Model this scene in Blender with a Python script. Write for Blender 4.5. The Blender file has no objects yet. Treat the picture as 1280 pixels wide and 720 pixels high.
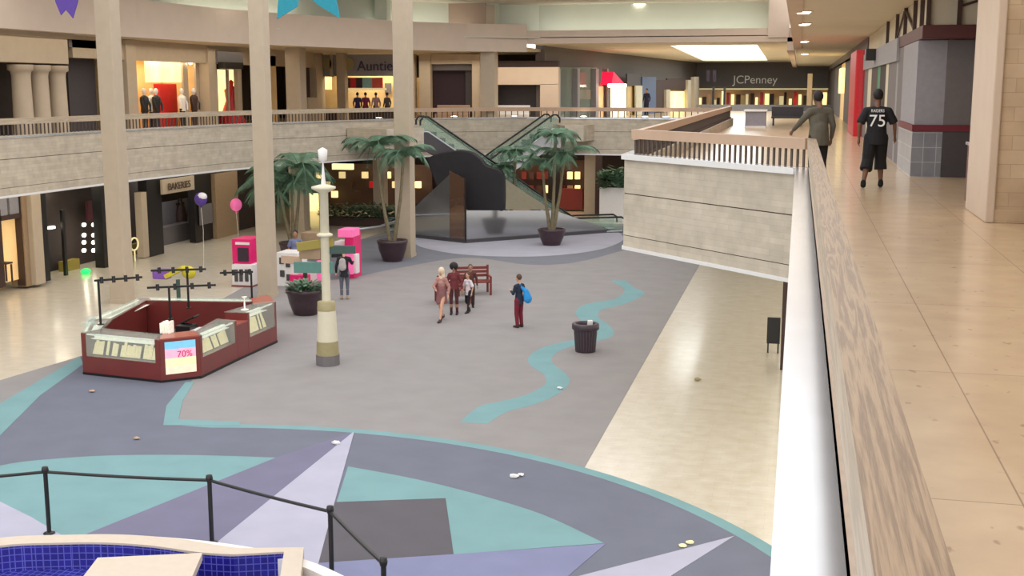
import bpy, bmesh, math, random
from mathutils import Vector, Matrix
from mathutils.geometry import tessellate_polygon
random.seed(7)
S = bpy.context.scene
COL = S.collection
# ------------------------------------------------------------------ camera
F = 1500.0; YH = 110.0; ZC = 6.9
PITCH = math.atan((360 - YH) / F)
YAW = math.atan(360 / (F * math.cos(PITCH) + 250 * math.sin(PITCH)))
cam = bpy.data.cameras.new('camera'); camo = bpy.data.objects.new('camera', cam); COL.objects.link(camo)
cam.sensor_width = 36; cam.lens = F / 1280 * 36; cam.clip_start = 0.05; cam.clip_end = 500
camo.location = (0, 0, ZC); camo.rotation_euler = (math.pi / 2 - PITCH, 0, YAW)
S.camera = camo
# ------------------------------------------------------------------ world, view
W = bpy.data.worlds.new('world'); S.world = W; W.use_nodes = True
bg = W.node_tree.nodes['Background']; bg.inputs[0].default_value = (1.0, 0.975, 0.965, 1); bg.inputs[1].default_value = 1.0
S.view_settings.view_transform = 'Standard'; S.view_settings.look = 'None'
S.view_settings.exposure = 0.85; S.view_settings.gamma = 1.0; S.view_settings.use_curve_mapping = False
def area(name, loc, size, power, col=(1, .9, .75), rot=(0, 0, 0), sy=None):
    l = bpy.data.lights.new(name, 'AREA'); l.energy = power; l.color = col; l.size = size
    if sy: l.shape = 'RECTANGLE'; l.size_y = sy
    o = bpy.data.objects.new(name, l); o.location = loc; o.rotation_euler = rot; COL.objects.link(o); return o
# ceiling lighting of the upper walkway, galleries and far corridor
area('walkway_light', (2.0, 8, 8.6), 2.2, 90, (1, .92, .8), sy=26)
area('walkway_light', (0.8, 40, 8.6), 2.5, 110, (1, .92, .8), sy=34)
area('corridor_skylight_light', (-4.2, 82, 9.0), 4, 400, (1, .98, .95), sy=34)
area('gallery_light', (-24.8, 40, 8.6), 2, 110, (1, .88, .7), sy=28)
area('gallery_light', (-15, 62.3, 8.4), 12, 100, (1, .88, .7), sy=2)
area('cove_light', (-7.4, 61.0, 9.5), 11.5, 34, (1, .95, .85), rot=(math.radians(150), 0, 0), sy=.5)
area('cove_light', (-18.6, 57.3, 9.5), 6, 22, (1, .95, .85), rot=(math.radians(150), 0, math.radians(40)), sy=.5)
area('cove_light', (-23.2, 47.5, 9.5), 8, 30, (1, .95, .85), rot=(math.radians(150), 0, math.radians(68)), sy=.5)
area('lower_gallery_fill', (-24.8, 40, 3.4), 2, 110, (1, .9, .74), sy=28)  # this and the next two: fills added under the soffits to light the floor
area('lower_far_fill', (-13, 62.5, 3.3), 14, 70, (1, .9, .76), sy=3)
area('lower_walkway_fill', (1.0, 26, 3.4), 3, 230, (1, .95, .82), sy=40)
# ------------------------------------------------------------------ pixel -> plane helpers (real planes of the building)
_f = Vector((-math.sin(YAW) * math.cos(PITCH), math.cos(YAW) * math.cos(PITCH), -math.sin(PITCH)))
_r = Vector((math.cos(YAW), math.sin(YAW), 0)); _u = _r.cross(_f)
def ray(x, y): return _f * F + _r * (x - 640) - _u * (y - 360)
def GP(x, y, z=0.0):
    r = ray(x, y); t = (z - ZC) / r.z; return Vector((r.x * t, r.y * t, z))
def XP(x, y, X):
    r = ray(x, y); t = X / r.x; return Vector((X, r.y * t, ZC + r.z * t))
def YP(x, y, Y):
    r = ray(x, y); t = Y / r.y; return Vector((r.x * t, Y, ZC + r.z * t))
# ------------------------------------------------------------------ materials
def nt(name):
    m = bpy.data.materials.new(name); m.use_nodes = True; n = m.node_tree
    return m, n, n.nodes['Principled BSDF']
def srgb(c): return tuple(((v / 255) / 12.92 if v / 255 <= .04045 else ((v / 255 + .055) / 1.055) ** 2.4) for v in c) + (1,)
def mat(name, c, rough=.6, metal=0, var=.06, scale=8, emit=0, spec=.5, bump=0, coat=0):
    m, n, p = nt(name); c = srgb(c)
    p.inputs['Roughness'].default_value = rough; p.inputs['Metallic'].default_value = metal
    p.inputs['Specular IOR Level'].default_value = spec
    if coat: p.inputs['Coat Weight'].default_value = coat; p.inputs['Coat Roughness'].default_value = .08
    t = n.nodes.new('ShaderNodeTexCoord'); no = n.nodes.new('ShaderNodeTexNoise'); no.inputs['Scale'].default_value = scale
    no.inputs['Detail'].default_value = 4
    n.links.new(t.outputs['Object'], no.inputs['Vector'])
    r = n.nodes.new('ShaderNodeValToRGB')
    r.color_ramp.elements[0].position = .3; r.color_ramp.elements[1].position = .7
    r.color_ramp.elements[0].color = tuple(v * (1 - var) for v in c[:3]) + (1,)
    r.color_ramp.elements[1].color = tuple(min(1, v * (1 + var)) for v in c[:3]) + (1,)
    n.links.new(no.outputs['Fac'], r.inputs['Fac']); n.links.new(r.outputs['Color'], p.inputs['Base Color'])
    if emit:
        n.links.new(r.outputs['Color'], p.inputs['Emission Color']); p.inputs['Emission Strength'].default_value = emit
    if bump:
        b = n.nodes.new('ShaderNodeBump'); b.inputs['Strength'].default_value = bump; b.inputs['Distance'].default_value = .02
        n.links.new(no.outputs['Fac'], b.inputs['Height']); n.links.new(b.outputs['Normal'], p.inputs['Normal'])
    return m
def brickmat(name, c1, c2, cm, bw, bh, mortar, rough=.7, offset=.5, specks=None, bump=.15, coords='UV', coat=0, spec=.5, shift=None):
    m, n, p = nt(name)
    p.inputs['Roughness'].default_value = rough; p.inputs['Specular IOR Level'].default_value = spec
    if coat: p.inputs['Coat Weight'].default_value = coat; p.inputs['Coat Roughness'].default_value = .12
    t = n.nodes.new('ShaderNodeTexCoord'); b = n.nodes.new('ShaderNodeTexBrick')
    b.offset = offset; b.inputs['Scale'].default_value = 1.0; b.inputs['Mortar Size'].default_value = mortar
    b.inputs['Brick Width'].default_value = bw; b.inputs['Row Height'].default_value = bh; b.inputs['Mortar Smooth'].default_value = .3
    b.inputs['Color1'].default_value = srgb(c1); b.inputs['Color2'].default_value = srgb(c2); b.inputs['Mortar'].default_value = srgb(cm)
    if shift:
        sh = n.nodes.new('ShaderNodeMapping'); sh.inputs['Location'].default_value = shift; n.links.new(t.outputs[coords], sh.inputs[0]); n.links.new(sh.outputs[0], b.inputs['Vector'])
    else: n.links.new(t.outputs[coords], b.inputs['Vector'])
    no = n.nodes.new('ShaderNodeTexNoise'); no.inputs['Scale'].default_value = 3.0; no.inputs['Detail'].default_value = 6
    n.links.new(t.outputs['Object'], no.inputs['Vector'])
    mx = n.nodes.new('ShaderNodeMixRGB'); mx.blend_type = 'OVERLAY'; mx.inputs[0].default_value = .3
    n.links.new(b.outputs['Color'], mx.inputs[1]); n.links.new(no.outputs['Fac'], mx.inputs[2])
    out = mx.outputs[0]
    if specks:
        v = n.nodes.new('ShaderNodeTexNoise'); v.inputs['Scale'].default_value = specks[1]; v.inputs['Detail'].default_value = 2
        mp = n.nodes.new('ShaderNodeMapping'); mp.inputs['Scale'].default_value = (1, .6, 1)
        n.links.new(t.outputs['Object'], mp.inputs[0]); n.links.new(mp.outputs[0], v.inputs['Vector'])
        r = n.nodes.new('ShaderNodeValToRGB'); r.color_ramp.elements[0].position = .67; r.color_ramp.elements[1].position = .74
        n.links.new(v.outputs['Fac'], r.inputs[0])
        m2 = n.nodes.new('ShaderNodeMixRGB'); m2.inputs[2].default_value = srgb(specks[0])
        sc = n.nodes.new('ShaderNodeMath'); sc.operation = 'MULTIPLY'; sc.inputs[1].default_value = .7
        n.links.new(r.outputs[0], sc.inputs[0]); n.links.new(sc.outputs[0], m2.inputs[0]); n.links.new(out, m2.inputs[1]); out = m2.outputs[0]
    n.links.new(out, p.inputs['Base Color'])
    if bump:
        bu = n.nodes.new('ShaderNodeBump'); bu.inputs['Strength'].default_value = bump; bu.inputs['Distance'].default_value = .01
        n.links.new(no.outputs['Fac'], bu.inputs['Height']); n.links.new(bu.outputs['Normal'], p.inputs['Normal'])
    return m
def woodmat(name, c1, c2, stretch=(14, .8, 14)):
    m, n, p = nt(name); p.inputs['Roughness'].default_value = .42
    t = n.nodes.new('ShaderNodeTexCoord'); mp = n.nodes.new('ShaderNodeMapping'); mp.inputs['Scale'].default_value = stretch
    no = n.nodes.new('ShaderNodeTexNoise'); no.inputs['Scale'].default_value = .8; no.inputs['Detail'].default_value = 2; no.inputs['Distortion'].default_value = .4
    n.links.new(t.outputs['Object'], mp.inputs[0]); n.links.new(mp.outputs[0], no.inputs['Vector'])
    w = n.nodes.new('ShaderNodeMath'); w.operation = 'MULTIPLY'; w.inputs[1].default_value = 26
    s = n.nodes.new('ShaderNodeMath'); s.operation = 'SINE'
    n.links.new(no.outputs['Fac'], w.inputs[0]); n.links.new(w.outputs[0], s.inputs[0])
    fine = n.nodes.new('ShaderNodeTexNoise'); fine.inputs['Scale'].default_value = 9; n.links.new(mp.outputs[0], fine.inputs['Vector'])
    a = n.nodes.new('ShaderNodeMath'); a.operation = 'MULTIPLY_ADD'; a.inputs[1].default_value = .28; a.inputs[2].default_value = 0
    n.links.new(s.outputs[0], a.inputs[0])
    ad = n.nodes.new('ShaderNodeMath'); ad.operation = 'ADD'; n.links.new(a.outputs[0], ad.inputs[0]); n.links.new(fine.outputs['Fac'], ad.inputs[1])
    r = n.nodes.new('ShaderNodeValToRGB'); r.color_ramp.elements[0].position = .2; r.color_ramp.elements[1].position = .8
    r.color_ramp.elements[0].color = srgb(c1); r.color_ramp.elements[1].color = srgb(c2)
    n.links.new(ad.outputs[0], r.inputs[0]); n.links.new(r.outputs[0], p.inputs['Base Color'])
    return m
def glassmat(name, c, alpha=.25, rough=.03):
    m, n, p = nt(name); p.inputs['Base Color'].default_value = srgb(c); p.inputs['Roughness'].default_value = rough
    p.inputs['Alpha'].default_value = alpha; p.inputs['Specular IOR Level'].default_value = .8
    return m
M = {}
M['stone'] = brickmat('cream_stone_blocks', (196, 186, 168), (184, 174, 156), (176, 165, 148), .75, .11, .004, .75)
M['pillar'] = brickmat('tan_stone_blocks', (200, 178, 150), (186, 163, 134), (172, 150, 124), .62, .19, .005, .8, bump=.5)
M['plaster'] = mat('beige_plaster', (206, 188, 170), .8, var=.03, scale=2)
M['column'] = mat('column_plaster', (186, 171, 150), .7, var=.04, scale=3)
M['ceil'] = mat('ceiling_white', (214, 206, 186), .85, var=.02, scale=1)
M['cove'] = mat('cove_white', (205, 210, 196), .85, var=.02, scale=1)
M['pinkpanel'] = mat('pinkish_plaster', (170, 148, 132), .85, var=.03, scale=1)
M['uptile'] = brickmat('upper_walkway_tile', (204, 178, 146), (198, 172, 139), (140, 112, 84), 1.2, 2.55, .005, .32, 0, specks=((140, 104, 72), 11), shift=(.18, -.3, 0), bump=.02, coat=.35)
M['lotile'] = brickmat('ground_tile', (210, 202, 186), (205, 196, 178), (192, 182, 164), .6, .15, .004, .3, .5, bump=.02, coat=.35)
M['ledge'] = mat('brushed_metal_cap', (215, 219, 224), .22, .75, var=.04, scale=2.5)
M['whitecap'] = mat('white_ledge_cap', (232, 232, 230), .35, .1, var=.02)
M['wood'] = woodmat('oak_rail', (116, 94, 72), (154, 130, 102), (44, 1.1, 44))
M['woodside'] = woodmat('pale_oak_side', (176, 160, 138), (196, 180, 158))
M['woodpink'] = mat('rosy_oak_board', (190, 162, 138), .5, var=.05, scale=3)
M['slat'] = mat('dark_slats', (84, 72, 64), .6)
M['black'] = mat('black_metal', (24, 23, 25), .4)
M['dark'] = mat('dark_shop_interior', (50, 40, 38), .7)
M['darkgrey'] = mat('dark_grey_panel', (72, 68, 72), .6)
M['darkbrown'] = mat('dark_brown', (64, 44, 38), .6)
M['violetdark'] = mat('dark_violet_curtain', (58, 44, 56), .8)
M['maroon'] = mat('maroon_laminate', (118, 48, 44), .35, var=.08, scale=2, coat=.3)
M['maroontop'] = mat('red_laminate_top', (166, 82, 66), .35, coat=.3)
M['red'] = mat('red_paint', (196, 26, 40), .4)
M['redglow'] = mat('red_awning_lit', (240, 20, 60), .5, emit=.7)
M['grey'] = mat('grey_panel', (150, 150, 158), .6)
M['midgrey'] = mat('mid_grey_panel', (112, 108, 110), .6)
M['greentint'] = mat('green_panel', (70, 140, 105), .6)
M['blue'] = mat('slate_blue_wall', (84, 100, 130), .6)
M['white'] = mat('white_paint', (236, 234, 232), .5, var=.02)
M['warmwall'] = mat('warm_shop_wall', (235, 205, 150), .7, var=.1, scale=1.5)
M['warmlit'] = mat('lit_warm_display', (255, 214, 140), .7, var=.25, scale=1.2, emit=1.0)
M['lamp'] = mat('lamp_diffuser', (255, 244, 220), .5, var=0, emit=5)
M['lampcool'] = mat('skylight_glass', (236, 250, 255), .5, var=0, emit=1.6)
M['green_led'] = mat('green_lamp', (30, 235, 100), .5, var=0, emit=.9)
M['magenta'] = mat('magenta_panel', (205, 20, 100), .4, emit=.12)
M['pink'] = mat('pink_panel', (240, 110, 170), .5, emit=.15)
M['olive'] = mat('olive_sign', (150, 135, 60), .6)
M['tan'] = mat('tan_sign', (158, 134, 106), .6)
M['teal'] = mat('teal_sign', (86, 130, 120), .6)
M['dteal'] = mat('dark_green_sign', (60, 84, 78), .6)
M['cream'] = mat('cream_enamel', (216, 210, 186), .45, var=.02)
M['gold'] = mat('khaki_band', (158, 148, 108), .45)
M['steel'] = mat('steel', (170, 172, 176), .3, .8)
M['mirror'] = mat('mirror_cladding', (178, 180, 182), .12, .8, var=.02)
M['olivebeige'] = mat('olive_beige_reflection', (150, 142, 116), .3)
M['glass'] = glassmat('clear_glass', (200, 225, 215), .22)
M['greenglass'] = glassmat('green_glass', (150, 190, 168), .2)
M['brownglass'] = glassmat('bronze_glass', (120, 90, 72), .6)
M['pot'] = mat('dark_purple_brown_pot', (66, 48, 56), .35, var=.12)
M['bin'] = mat('dark_brown_bin', (66, 54, 62), .45)
M['soil'] = mat('dark_soil', (48, 38, 30), .9)
M['trunk'] = mat('palm_trunk', (120, 110, 84), .8, var=.2)
M['leaf'] = mat('palm_leaf', (86, 118, 92), .55, var=.3, scale=3)
M['leaf2'] = mat('pale_leaf', (104, 136, 110), .55, var=.3, scale=3)
M['bluetile'] = brickmat('blue_mosaic_tile', (44, 40, 150), (36, 34, 128), (96, 100, 190), .1, .1, .008, .15, 0, bump=0)
M['coping'] = mat('cream_coping', (206, 193, 176), .5, var=.03)
M['wood_bench'] = mat('reddish_bench_wood', (122, 52, 44), .5)
M['purpleban'] = mat('purple_banner', (86, 60, 150), .7)
M['tealban'] = mat('teal_banner', (30, 140, 160), .7)
M['darkmass'] = mat('lumpy_black', (30, 27, 33), .55, var=.3, scale=1.5, bump=.4)
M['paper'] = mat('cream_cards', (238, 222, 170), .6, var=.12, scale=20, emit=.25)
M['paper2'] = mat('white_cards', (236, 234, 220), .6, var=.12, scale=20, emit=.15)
M['grcarp'] = mat('teal_floor_stripe', (126, 178, 172), .95, var=.05, scale=30)
def carpet(name, c): return mat(name, c, .95, var=.05, scale=1.3, spec=.1)
CP = dict(base=carpet('carpet_warm_grey', (148, 145, 145)), slate=carpet('carpet_slate', (114, 118, 132)),
          purple=carpet('carpet_purple_grey', (120, 119, 142)), teal=carpet('carpet_teal', (124, 160, 164)),
          lav=carpet('carpet_lavender', (176, 176, 194)), dark=carpet('carpet_charcoal', (98, 96, 102)),
          light=carpet('carpet_light_grey', (172, 172, 184)), ring=carpet('carpet_mid_grey', (124, 126, 134)),
          peri=carpet('carpet_periwinkle', (130, 134, 166)))
# ------------------------------------------------------------------ mesh builder
class MB:
    def __init__(s): s.v = []; s.f = []; s.m = []; s.sm = []
    def add(s, vs, fs, mi=0, smooth=False):
        o = len(s.v); s.v += [Vector(v) for v in vs]
        for f in fs: s.f.append([i + o for i in f]); s.m.append(mi); s.sm.append(smooth)
    def box(s, a, b, mi=0, rz=0, piv=None):
        x0, y0, z0 = a; x1, y1, z1 = b
        vs = [Vector((x, y, z)) for z in (min(z0, z1), max(z0, z1)) for x, y in ((min(x0, x1), min(y0, y1)), (max(x0, x1), min(y0, y1)), (max(x0, x1), max(y0, y1)), (min(x0, x1), max(y0, y1)))]
        if rz:
            p = Vector(piv) if piv else Vector(((x0 + x1) / 2, (y0 + y1) / 2, 0)); R = Matrix.Rotation(rz, 3, 'Z')
            vs = [R @ (v - p) + p for v in vs]
        s.add(vs, [(0, 3, 2, 1), (4, 5, 6, 7), (0, 1, 5, 4), (1, 2, 6, 5), (2, 3, 7, 6), (3, 0, 4, 7)], mi); return s
    def beam(s, p, q, w, h, mi=0, up=(0, 0, 1)):
        p = Vector(p); q = Vector(q); d = (q - p).normalized(); u = Vector(up)
        if abs(d.dot(u)) > .98: u = Vector((1, 0, 0))
        r = d.cross(u).normalized(); u = r.cross(d).normalized()
        vs = [c + r * sx * w / 2 + u * sz * h / 2 for c in (p, q) for sx, sz in ((-1, -1), (1, -1), (1, 1), (-1, 1))]
        s.add(vs, [(0, 1, 2, 3), (7, 6, 5, 4), (0, 4, 5, 1), (1, 5, 6, 2), (2, 6, 7, 3), (3, 7, 4, 0)], mi); return s
    def prism(s, poly, z0, z1, mi=0, side=None):
        poly = [Vector((p[0], p[1], 0)) for p in poly]
        ar = sum(poly[i].x * poly[(i + 1) % len(poly)].y - poly[(i + 1) % len(poly)].x * poly[i].y for i in range(len(poly)))
        if ar < 0: poly.reverse()
        n = len(poly); tr = tessellate_polygon([poly])
        lo = [(p.x, p.y, z0) for p in poly]; hi = [(p.x, p.y, z1) for p in poly]
        fs = []
        for t in tr:
            a, b, c = [poly[i] for i in t]
            if (b - a).cross(c - a).z < 0: t = (t[0], t[2], t[1])
            fs.append(tuple(i + n for i in t)); 
            if z1 != z0: fs.append((t[0], t[2], t[1]))
        s.add(lo + hi, fs, mi)
        if z1 != z0: s.add(lo + hi, [(i, (i + 1) % n, (i + 1) % n + n, i + n) for i in range(n)], mi if side is None else side)
        return s
    def tube(s, pts, r, n=8, mi=0, closed=True):
        pts = [Vector(p) for p in pts]; rs = r if isinstance(r, (list, tuple)) else [r] * len(pts)
        vs = []; prev = None
        for i, p in enumerate(pts):
            d = (pts[min(i + 1, len(pts) - 1)] - pts[max(i - 1, 0)]).normalized()
            u = prev if prev is not None else (Vector((0, 0, 1)) if abs(d.z) < .9 else Vector((1, 0, 0)))
            a = d.cross(u).normalized(); u = a.cross(d).normalized(); prev = u
            for k in range(n):
                t = 2 * math.pi * k / n; vs.append(p + (a * math.cos(t) + u * math.sin(t)) * rs[i])
        fs = [(i * n + k, i * n + (k + 1) % n, (i + 1) * n + (k + 1) % n, (i + 1) * n + k) for i in range(len(pts) - 1) for k in range(n)]
        s.add(vs, fs, mi, True)
        s.add([vs[k] for k in range(n)], [tuple(range(n))], mi); s.add(vs[-n:], [tuple(range(n - 1, -1, -1))], mi); return s
    def lathe(s, prof, c=(0, 0, 0), n=24, mi=0, smooth=True):
        c = Vector(c); vs = [c + Vector((r * math.cos(2 * math.pi * k / n), r * math.sin(2 * math.pi * k / n), z)) for r, z in prof for k in range(n)]
        fs = [(i * n + k, i * n + (k + 1) % n, (i + 1) * n + (k + 1) % n, (i + 1) * n + k) for i in range(len(prof) - 1) for k in range(n)]
        s.add(vs, fs, mi, smooth)
        if prof[0][0] > 1e-4: s.add(vs[:n], [tuple(range(n - 1, -1, -1))], mi)
        if prof[-1][0] > 1e-4: s.add(vs[-n:], [tuple(range(n))], mi)
        return s
    def ball(s, c, r, sc=(1, 1, 1), mi=0, n=12):
        c = Vector(c); m = n // 2 + 2
        vs = [c + Vector((r * sc[0] * math.sin(math.pi * i / m) * math.cos(2 * math.pi * k / n), r * sc[1] * math.sin(math.pi * i / m) * math.sin(2 * math.pi * k / n), -r * sc[2] * math.cos(math.pi * i / m))) for i in range(m + 1) for k in range(n)]
        s.add(vs, [(i * n + k, i * n + (k + 1) % n, (i + 1) * n + (k + 1) % n, (i + 1) * n + k) for i in range(m) for k in range(n)], mi, True); return s
    def face(s, pts, mi=0): s.add(pts, [tuple(range(len(pts)))], mi); return s
def props(o, label=None, cat=None, group=None, kind=None):
    if label: o['label'] = label
    if cat: o['category'] = cat
    if group: o['group'] = group
    if kind: o['kind'] = kind
    return o
def rootloc(p):
    v = Vector((0, 0, 0))
    while p is not None: v += p.location; p = p.parent
    return v
def obj(name, mb, mats, parent=None, bevel=0, loc=None, merge=False):
    """loc: mesh object's own origin (world); vertices are given in world coordinates"""
    if not isinstance(mats, (list, tuple)): mats = [mats]
    off = rootloc(parent) if parent else (Vector(loc) if loc else Vector((0, 0, 0)))
    me = bpy.data.meshes.new(name); me.from_pydata([v - off for v in mb.v], [], mb.f)
    for m in mats: me.materials.append(m)
    for p, mi, sm in zip(me.polygons, mb.m, mb.sm): p.material_index = mi; p.use_smooth = sm
    bm = bmesh.new(); bm.from_mesh(me)
    bmesh.ops.remove_doubles(bm, verts=bm.verts, dist=1e-5) if merge else None
    uv = bm.loops.layers.uv.new('UVMap')
    for f in bm.faces:
        nn = f.normal
        if abs(nn.z) > .75: T = Vector((1, 0, 0)); B = Vector((0, 1, 0))
        else:
            T = Vector((0, 0, 1)).cross(nn)
            T = T.normalized() if T.length > 1e-6 else Vector((1, 0, 0)); B = Vector((0, 0, 1))
        for l in f.loops:
            c = l.vert.co + off; l[uv].uv = (c.dot(T), c.dot(B))
    bm.to_mesh(me); bm.free(); me.update()
    o = bpy.data.objects.new(name, me); COL.objects.link(o)
    if parent: o.parent = parent
    elif loc: o.location = loc
    if bevel:
        b = o.modifiers.new('bevel', 'BEVEL'); b.width = bevel; b.segments = 2; b.limit_method = 'ANGLE'
    return o
def struct(name, mb, mats, **k): return props(obj(name, mb, mats, **k), kind='structure')
def thing(name, label, cat, loc=(0, 0, 0), group=None):
    o = bpy.data.objects.new(name, None); o.location = loc; o.empty_display_size = .1; COL.objects.link(o)
    return props(o, label, cat, group)
def copy_tree(o, loc=None, rz=None, label=None, sc=None, parent=None):
    c = o.copy(); COL.objects.link(c)
    if parent: c.parent = parent
    for ch in list(o.children): copy_tree(ch, parent=c)
    if loc is not None: c.location = loc
    if rz is not None: c.rotation_euler.z = rz
    if sc: c.scale = (sc, sc, sc)
    if label: c['label'] = label
    return c
def text(name, s, m, loc, size, rot, parent=None, ext=.01, align='CENTER', sx=1):
    cu = bpy.data.curves.new(name, 'FONT'); cu.body = s; cu.size = size; cu.extrude = ext; cu.align_x = align; cu.align_y = 'CENTER'
    t = bpy.data.objects.new(name, cu); COL.objects.link(t); dg = bpy.context.evaluated_depsgraph_get()
    me = bpy.data.meshes.new_from_object(t.evaluated_get(dg)); bpy.data.objects.remove(t)
    me.name = name; me.materials.clear(); me.materials.append(m)
    o = bpy.data.objects.new(name, me); COL.objects.link(o)
    off = rootloc(parent) if parent else Vector((0, 0, 0))
    o.location = Vector(loc) - off; o.rotation_euler = rot; o.scale = (sx, 1, 1)
    if parent: o.parent = parent
    return o
# ================================================================== SETTING
FAR = [(-13.5, 60.3), (-16.2, 58.6), (-18.6, 55.8), (-20.4, 52.2), (-21.8, 48.6), (-22.8, 45), (-23.4, 40), (-23.6, 36)]
g = MB(); g.prism([(-40, -8), (9, -8), (9, 130), (-40, 130)], -.3, 0); struct('floor', g, M['lotile'])
# upper slab (stone fronted) with white bottom edge, following the whole opening
EDGE = [(0, -8), (0, 21.2), (-3.5, 24.95), (-3.5, 60.3)] + FAR + [(-23.9, 26), (-24.2, 10)]
SL = EDGE + [(-40, 10), (-40, 130), (9, 130), (9, -8)]
def inset(poly, d):
    """offset an open polyline to its right side by d"""
    out = []; n = len(poly)
    for i in range(n):
        p = Vector(poly[i]).to_2d(); a = Vector(poly[max(i - 1, 0)]).to_2d(); b = Vector(poly[min(i + 1, n - 1)]).to_2d()
        d1 = (p - a).normalized() if i else (b - p).normalized(); d2 = (b - p).normalized() if i < n - 1 else d1
        t = (d1 + d2).normalized(); nr = Vector((t.y, -t.x)); k = 1 / max(.5, nr.dot(Vector((d1.y, -d1.x))))
        out.append((p.x + nr.x * d * k, p.y + nr.y * d * k))
    return out
def strip(mb, line, d0, d1, z0, z1, mi=0):
    a = inset(line, d0); b = inset(line, d1)
    for i in range(len(line) - 1): mb.prism([a[i], a[i + 1], b[i + 1], b[i]], z0, z1, mi)
g = MB(); g.prism(inset(EDGE, .35) + SL[len(EDGE):], 3.7, 5.1)
struct('floor_upper', g, [M['uptile']])
g = MB()
strip(g, EDGE, 0, .36, 4.74, 5.44, 0); strip(g, EDGE, .015, .36, 4.72, 4.74, 1); strip(g, EDGE, 0, .36, 3.86, 4.72, 0)
strip(g, EDGE, .012, .36, 3.845, 3.86, 1); strip(g, EDGE, 0, .36, 3.62, 3.845, 0)
struct('wall_slab_front', g, [M['stone'], M['darkbrown']])
g = MB(); strip(g, EDGE, -.03, .4, 3.55, 3.62); struct('trim_1', g, M['whitecap'])
g = MB(); g.prism(inset(EDGE, .36) + SL[len(EDGE):], 3.6, 3.69); struct('ceiling_lower', g, M['ceil'])
# ledge caps
NEAR = [(0, -8), (0, 21.2), (-3.5, 24.95), (-3.5, 60.3)]
g = MB(); strip(g, NEAR, -.03, .19, 5.46, 5.55); struct('trim_2', g, M['ledge'], bevel=.008)
g = MB(); strip(g, NEAR[1:3], -.09, -.03, 5.44, 5.545); struct('trim_3', g, M['whitecap'], bevel=.01)
FARL = EDGE[3:]
g = MB(); strip(g, FARL, -.03, .3, 5.36, 5.42); struct('trim_4', g, M['ledge'])
# railings
def railing(label, line, zl, zt, d, mats, board=.19, spacing=.15, group='oak topped railings around the opening', zoff=0):
    c = Vector((*line[0], zl)); t = thing('railing', label, 'railing', c)
    a = MB(); strip(a, line, d - .0, d + .14, zt - board, zt, 0)
    for i, f in enumerate(a.f):
        q = [a.v[k] for k in f]; nz = abs((q[1] - q[0]).cross(q[2] - q[0]).normalized().z); a.m[i] = 0 if nz > .5 else 1
    o = obj('handrail', a, [mats[0], M['woodside'] if mats[0] == M['wood'] else mats[0]], t, bevel=.008)
    s = MB(); mid = inset(line, d + .06)
    for i in range(len(mid) - 1):
        p = Vector(mid[i]); q = Vector(mid[i + 1]); n = max(1, int((q - p).length / spacing)); ang = math.atan2((q - p).y, (q - p).x)
        for k in range(n):
            c = p.lerp(q, (k + .5) / n); s.box((c.x - .022, c.y - .012, zl - .02), (c.x + .022, c.y + .012, zt - board + .01), rz=ang)
    obj('slat_panel', s, mats[1], t)
    b = MB(); strip(b, line, d + .02, d + .12, zl - .45, zl - .0, 0) if zoff else None
    if zoff: obj('curb', b, mats[2], t)
    return t
railing('long oak topped railing running down the right beside the camera', NEAR[:2], 5.55, 6.05, .16, (M['wood'], M['slat'], M['plaster']), zoff=1)
railing('rosy oak railing with dark slats across the angled stone bay', NEAR[1:3], 5.55, 6.05, .16, (M['woodpink'], M['slat'], M['plaster']), zoff=1)
railing('distant railing receding along the walkway behind the stone bay', NEAR[2:], 5.5, 6.03, .16, (M['woodpink'], M['slat'], M['darkbrown']), zoff=1)
railing('railing in front of the far upper shops and escalator heads', FARL[:4], 5.4, 5.93, .1, (M['woodpink'], M['slat'], M['plaster']), spacing=.3)
railing('curved railing along the left upper gallery', FARL[3:], 5.42, 5.97, .1, (M['woodside'], M['slat'], M['plaster']), spacing=.2)
# carpet with inlaid pattern: one mesh
def crom(pts, k=5):
    out = []; n = len(pts)
    for i in range(n - 1):
        p0, p1, p2, p3 = pts[max(i - 1, 0)], pts[i], pts[i + 1], pts[min(i + 2, n - 1)]
        for j in range(k):
            t = j / k
            out.append(tuple(.5 * (2 * p1[a] + (p2[a] - p0[a]) * t + (2 * p0[a] - 5 * p1[a] + 4 * p2[a] - p3[a]) * t * t + (3 * p1[a] - p0[a] - 3 * p2[a] + p3[a]) * t ** 3) for a in (0, 1)))
    out.append(pts[-1]); return out
def px(pts): return [tuple(GP(x, y)[:2]) for x, y in pts]
order = ['base', 'slate', 'purple', 'teal', 'lav', 'dark', 'light', 'ring', 'peri']
g = MB(); ix = {k: i for i, k in enumerate(order)}
def patch(poly, key, lay): g.prism(poly, .0 if lay == 0 else .004, .006 + lay * .002, ix[key])
patch([(-18, 3), (-3.6, 3), (-3.6, 56), (-6, 61), (-19, 61), (-19.6, 50), (-18.7, 38), (-17.9, 33)], 'base', 0)
ring = px(crom([(398, 352), (440, 347), (500, 335), (583, 322), (660, 331), (720, 328), (783, 312)])) + [(-6.3, 55), (-7.5, 60), (-17, 60), (-19.4, 52), (-18.9, 42)]
patch(ring, 'ring', 1)
ell = px(crom([(517, 303), (530, 310), (575, 318), (640, 321), (700, 319), (750, 312), (778, 301), (776, 292)])) + [(-9, 59), (-13, 60), (-17, 58), (-17.6, 53)]
patch(ell, 'light', 2)
C0 = (-8.904, 11.691); R0 = 10.707
disc = [(C0[0] + R0 * math.cos(t * math.pi / 60), C0[1] + R0 * math.sin(t * math.pi / 60)) for t in range(120)]
disc2 = [(C0[0] + (R0 - .26) * math.cos(t * math.pi / 60), C0[1] + (R0 - .26) * math.sin(t * math.pi / 60)) for t in range(120)]
patch(disc, 'teal', 1)
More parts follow.
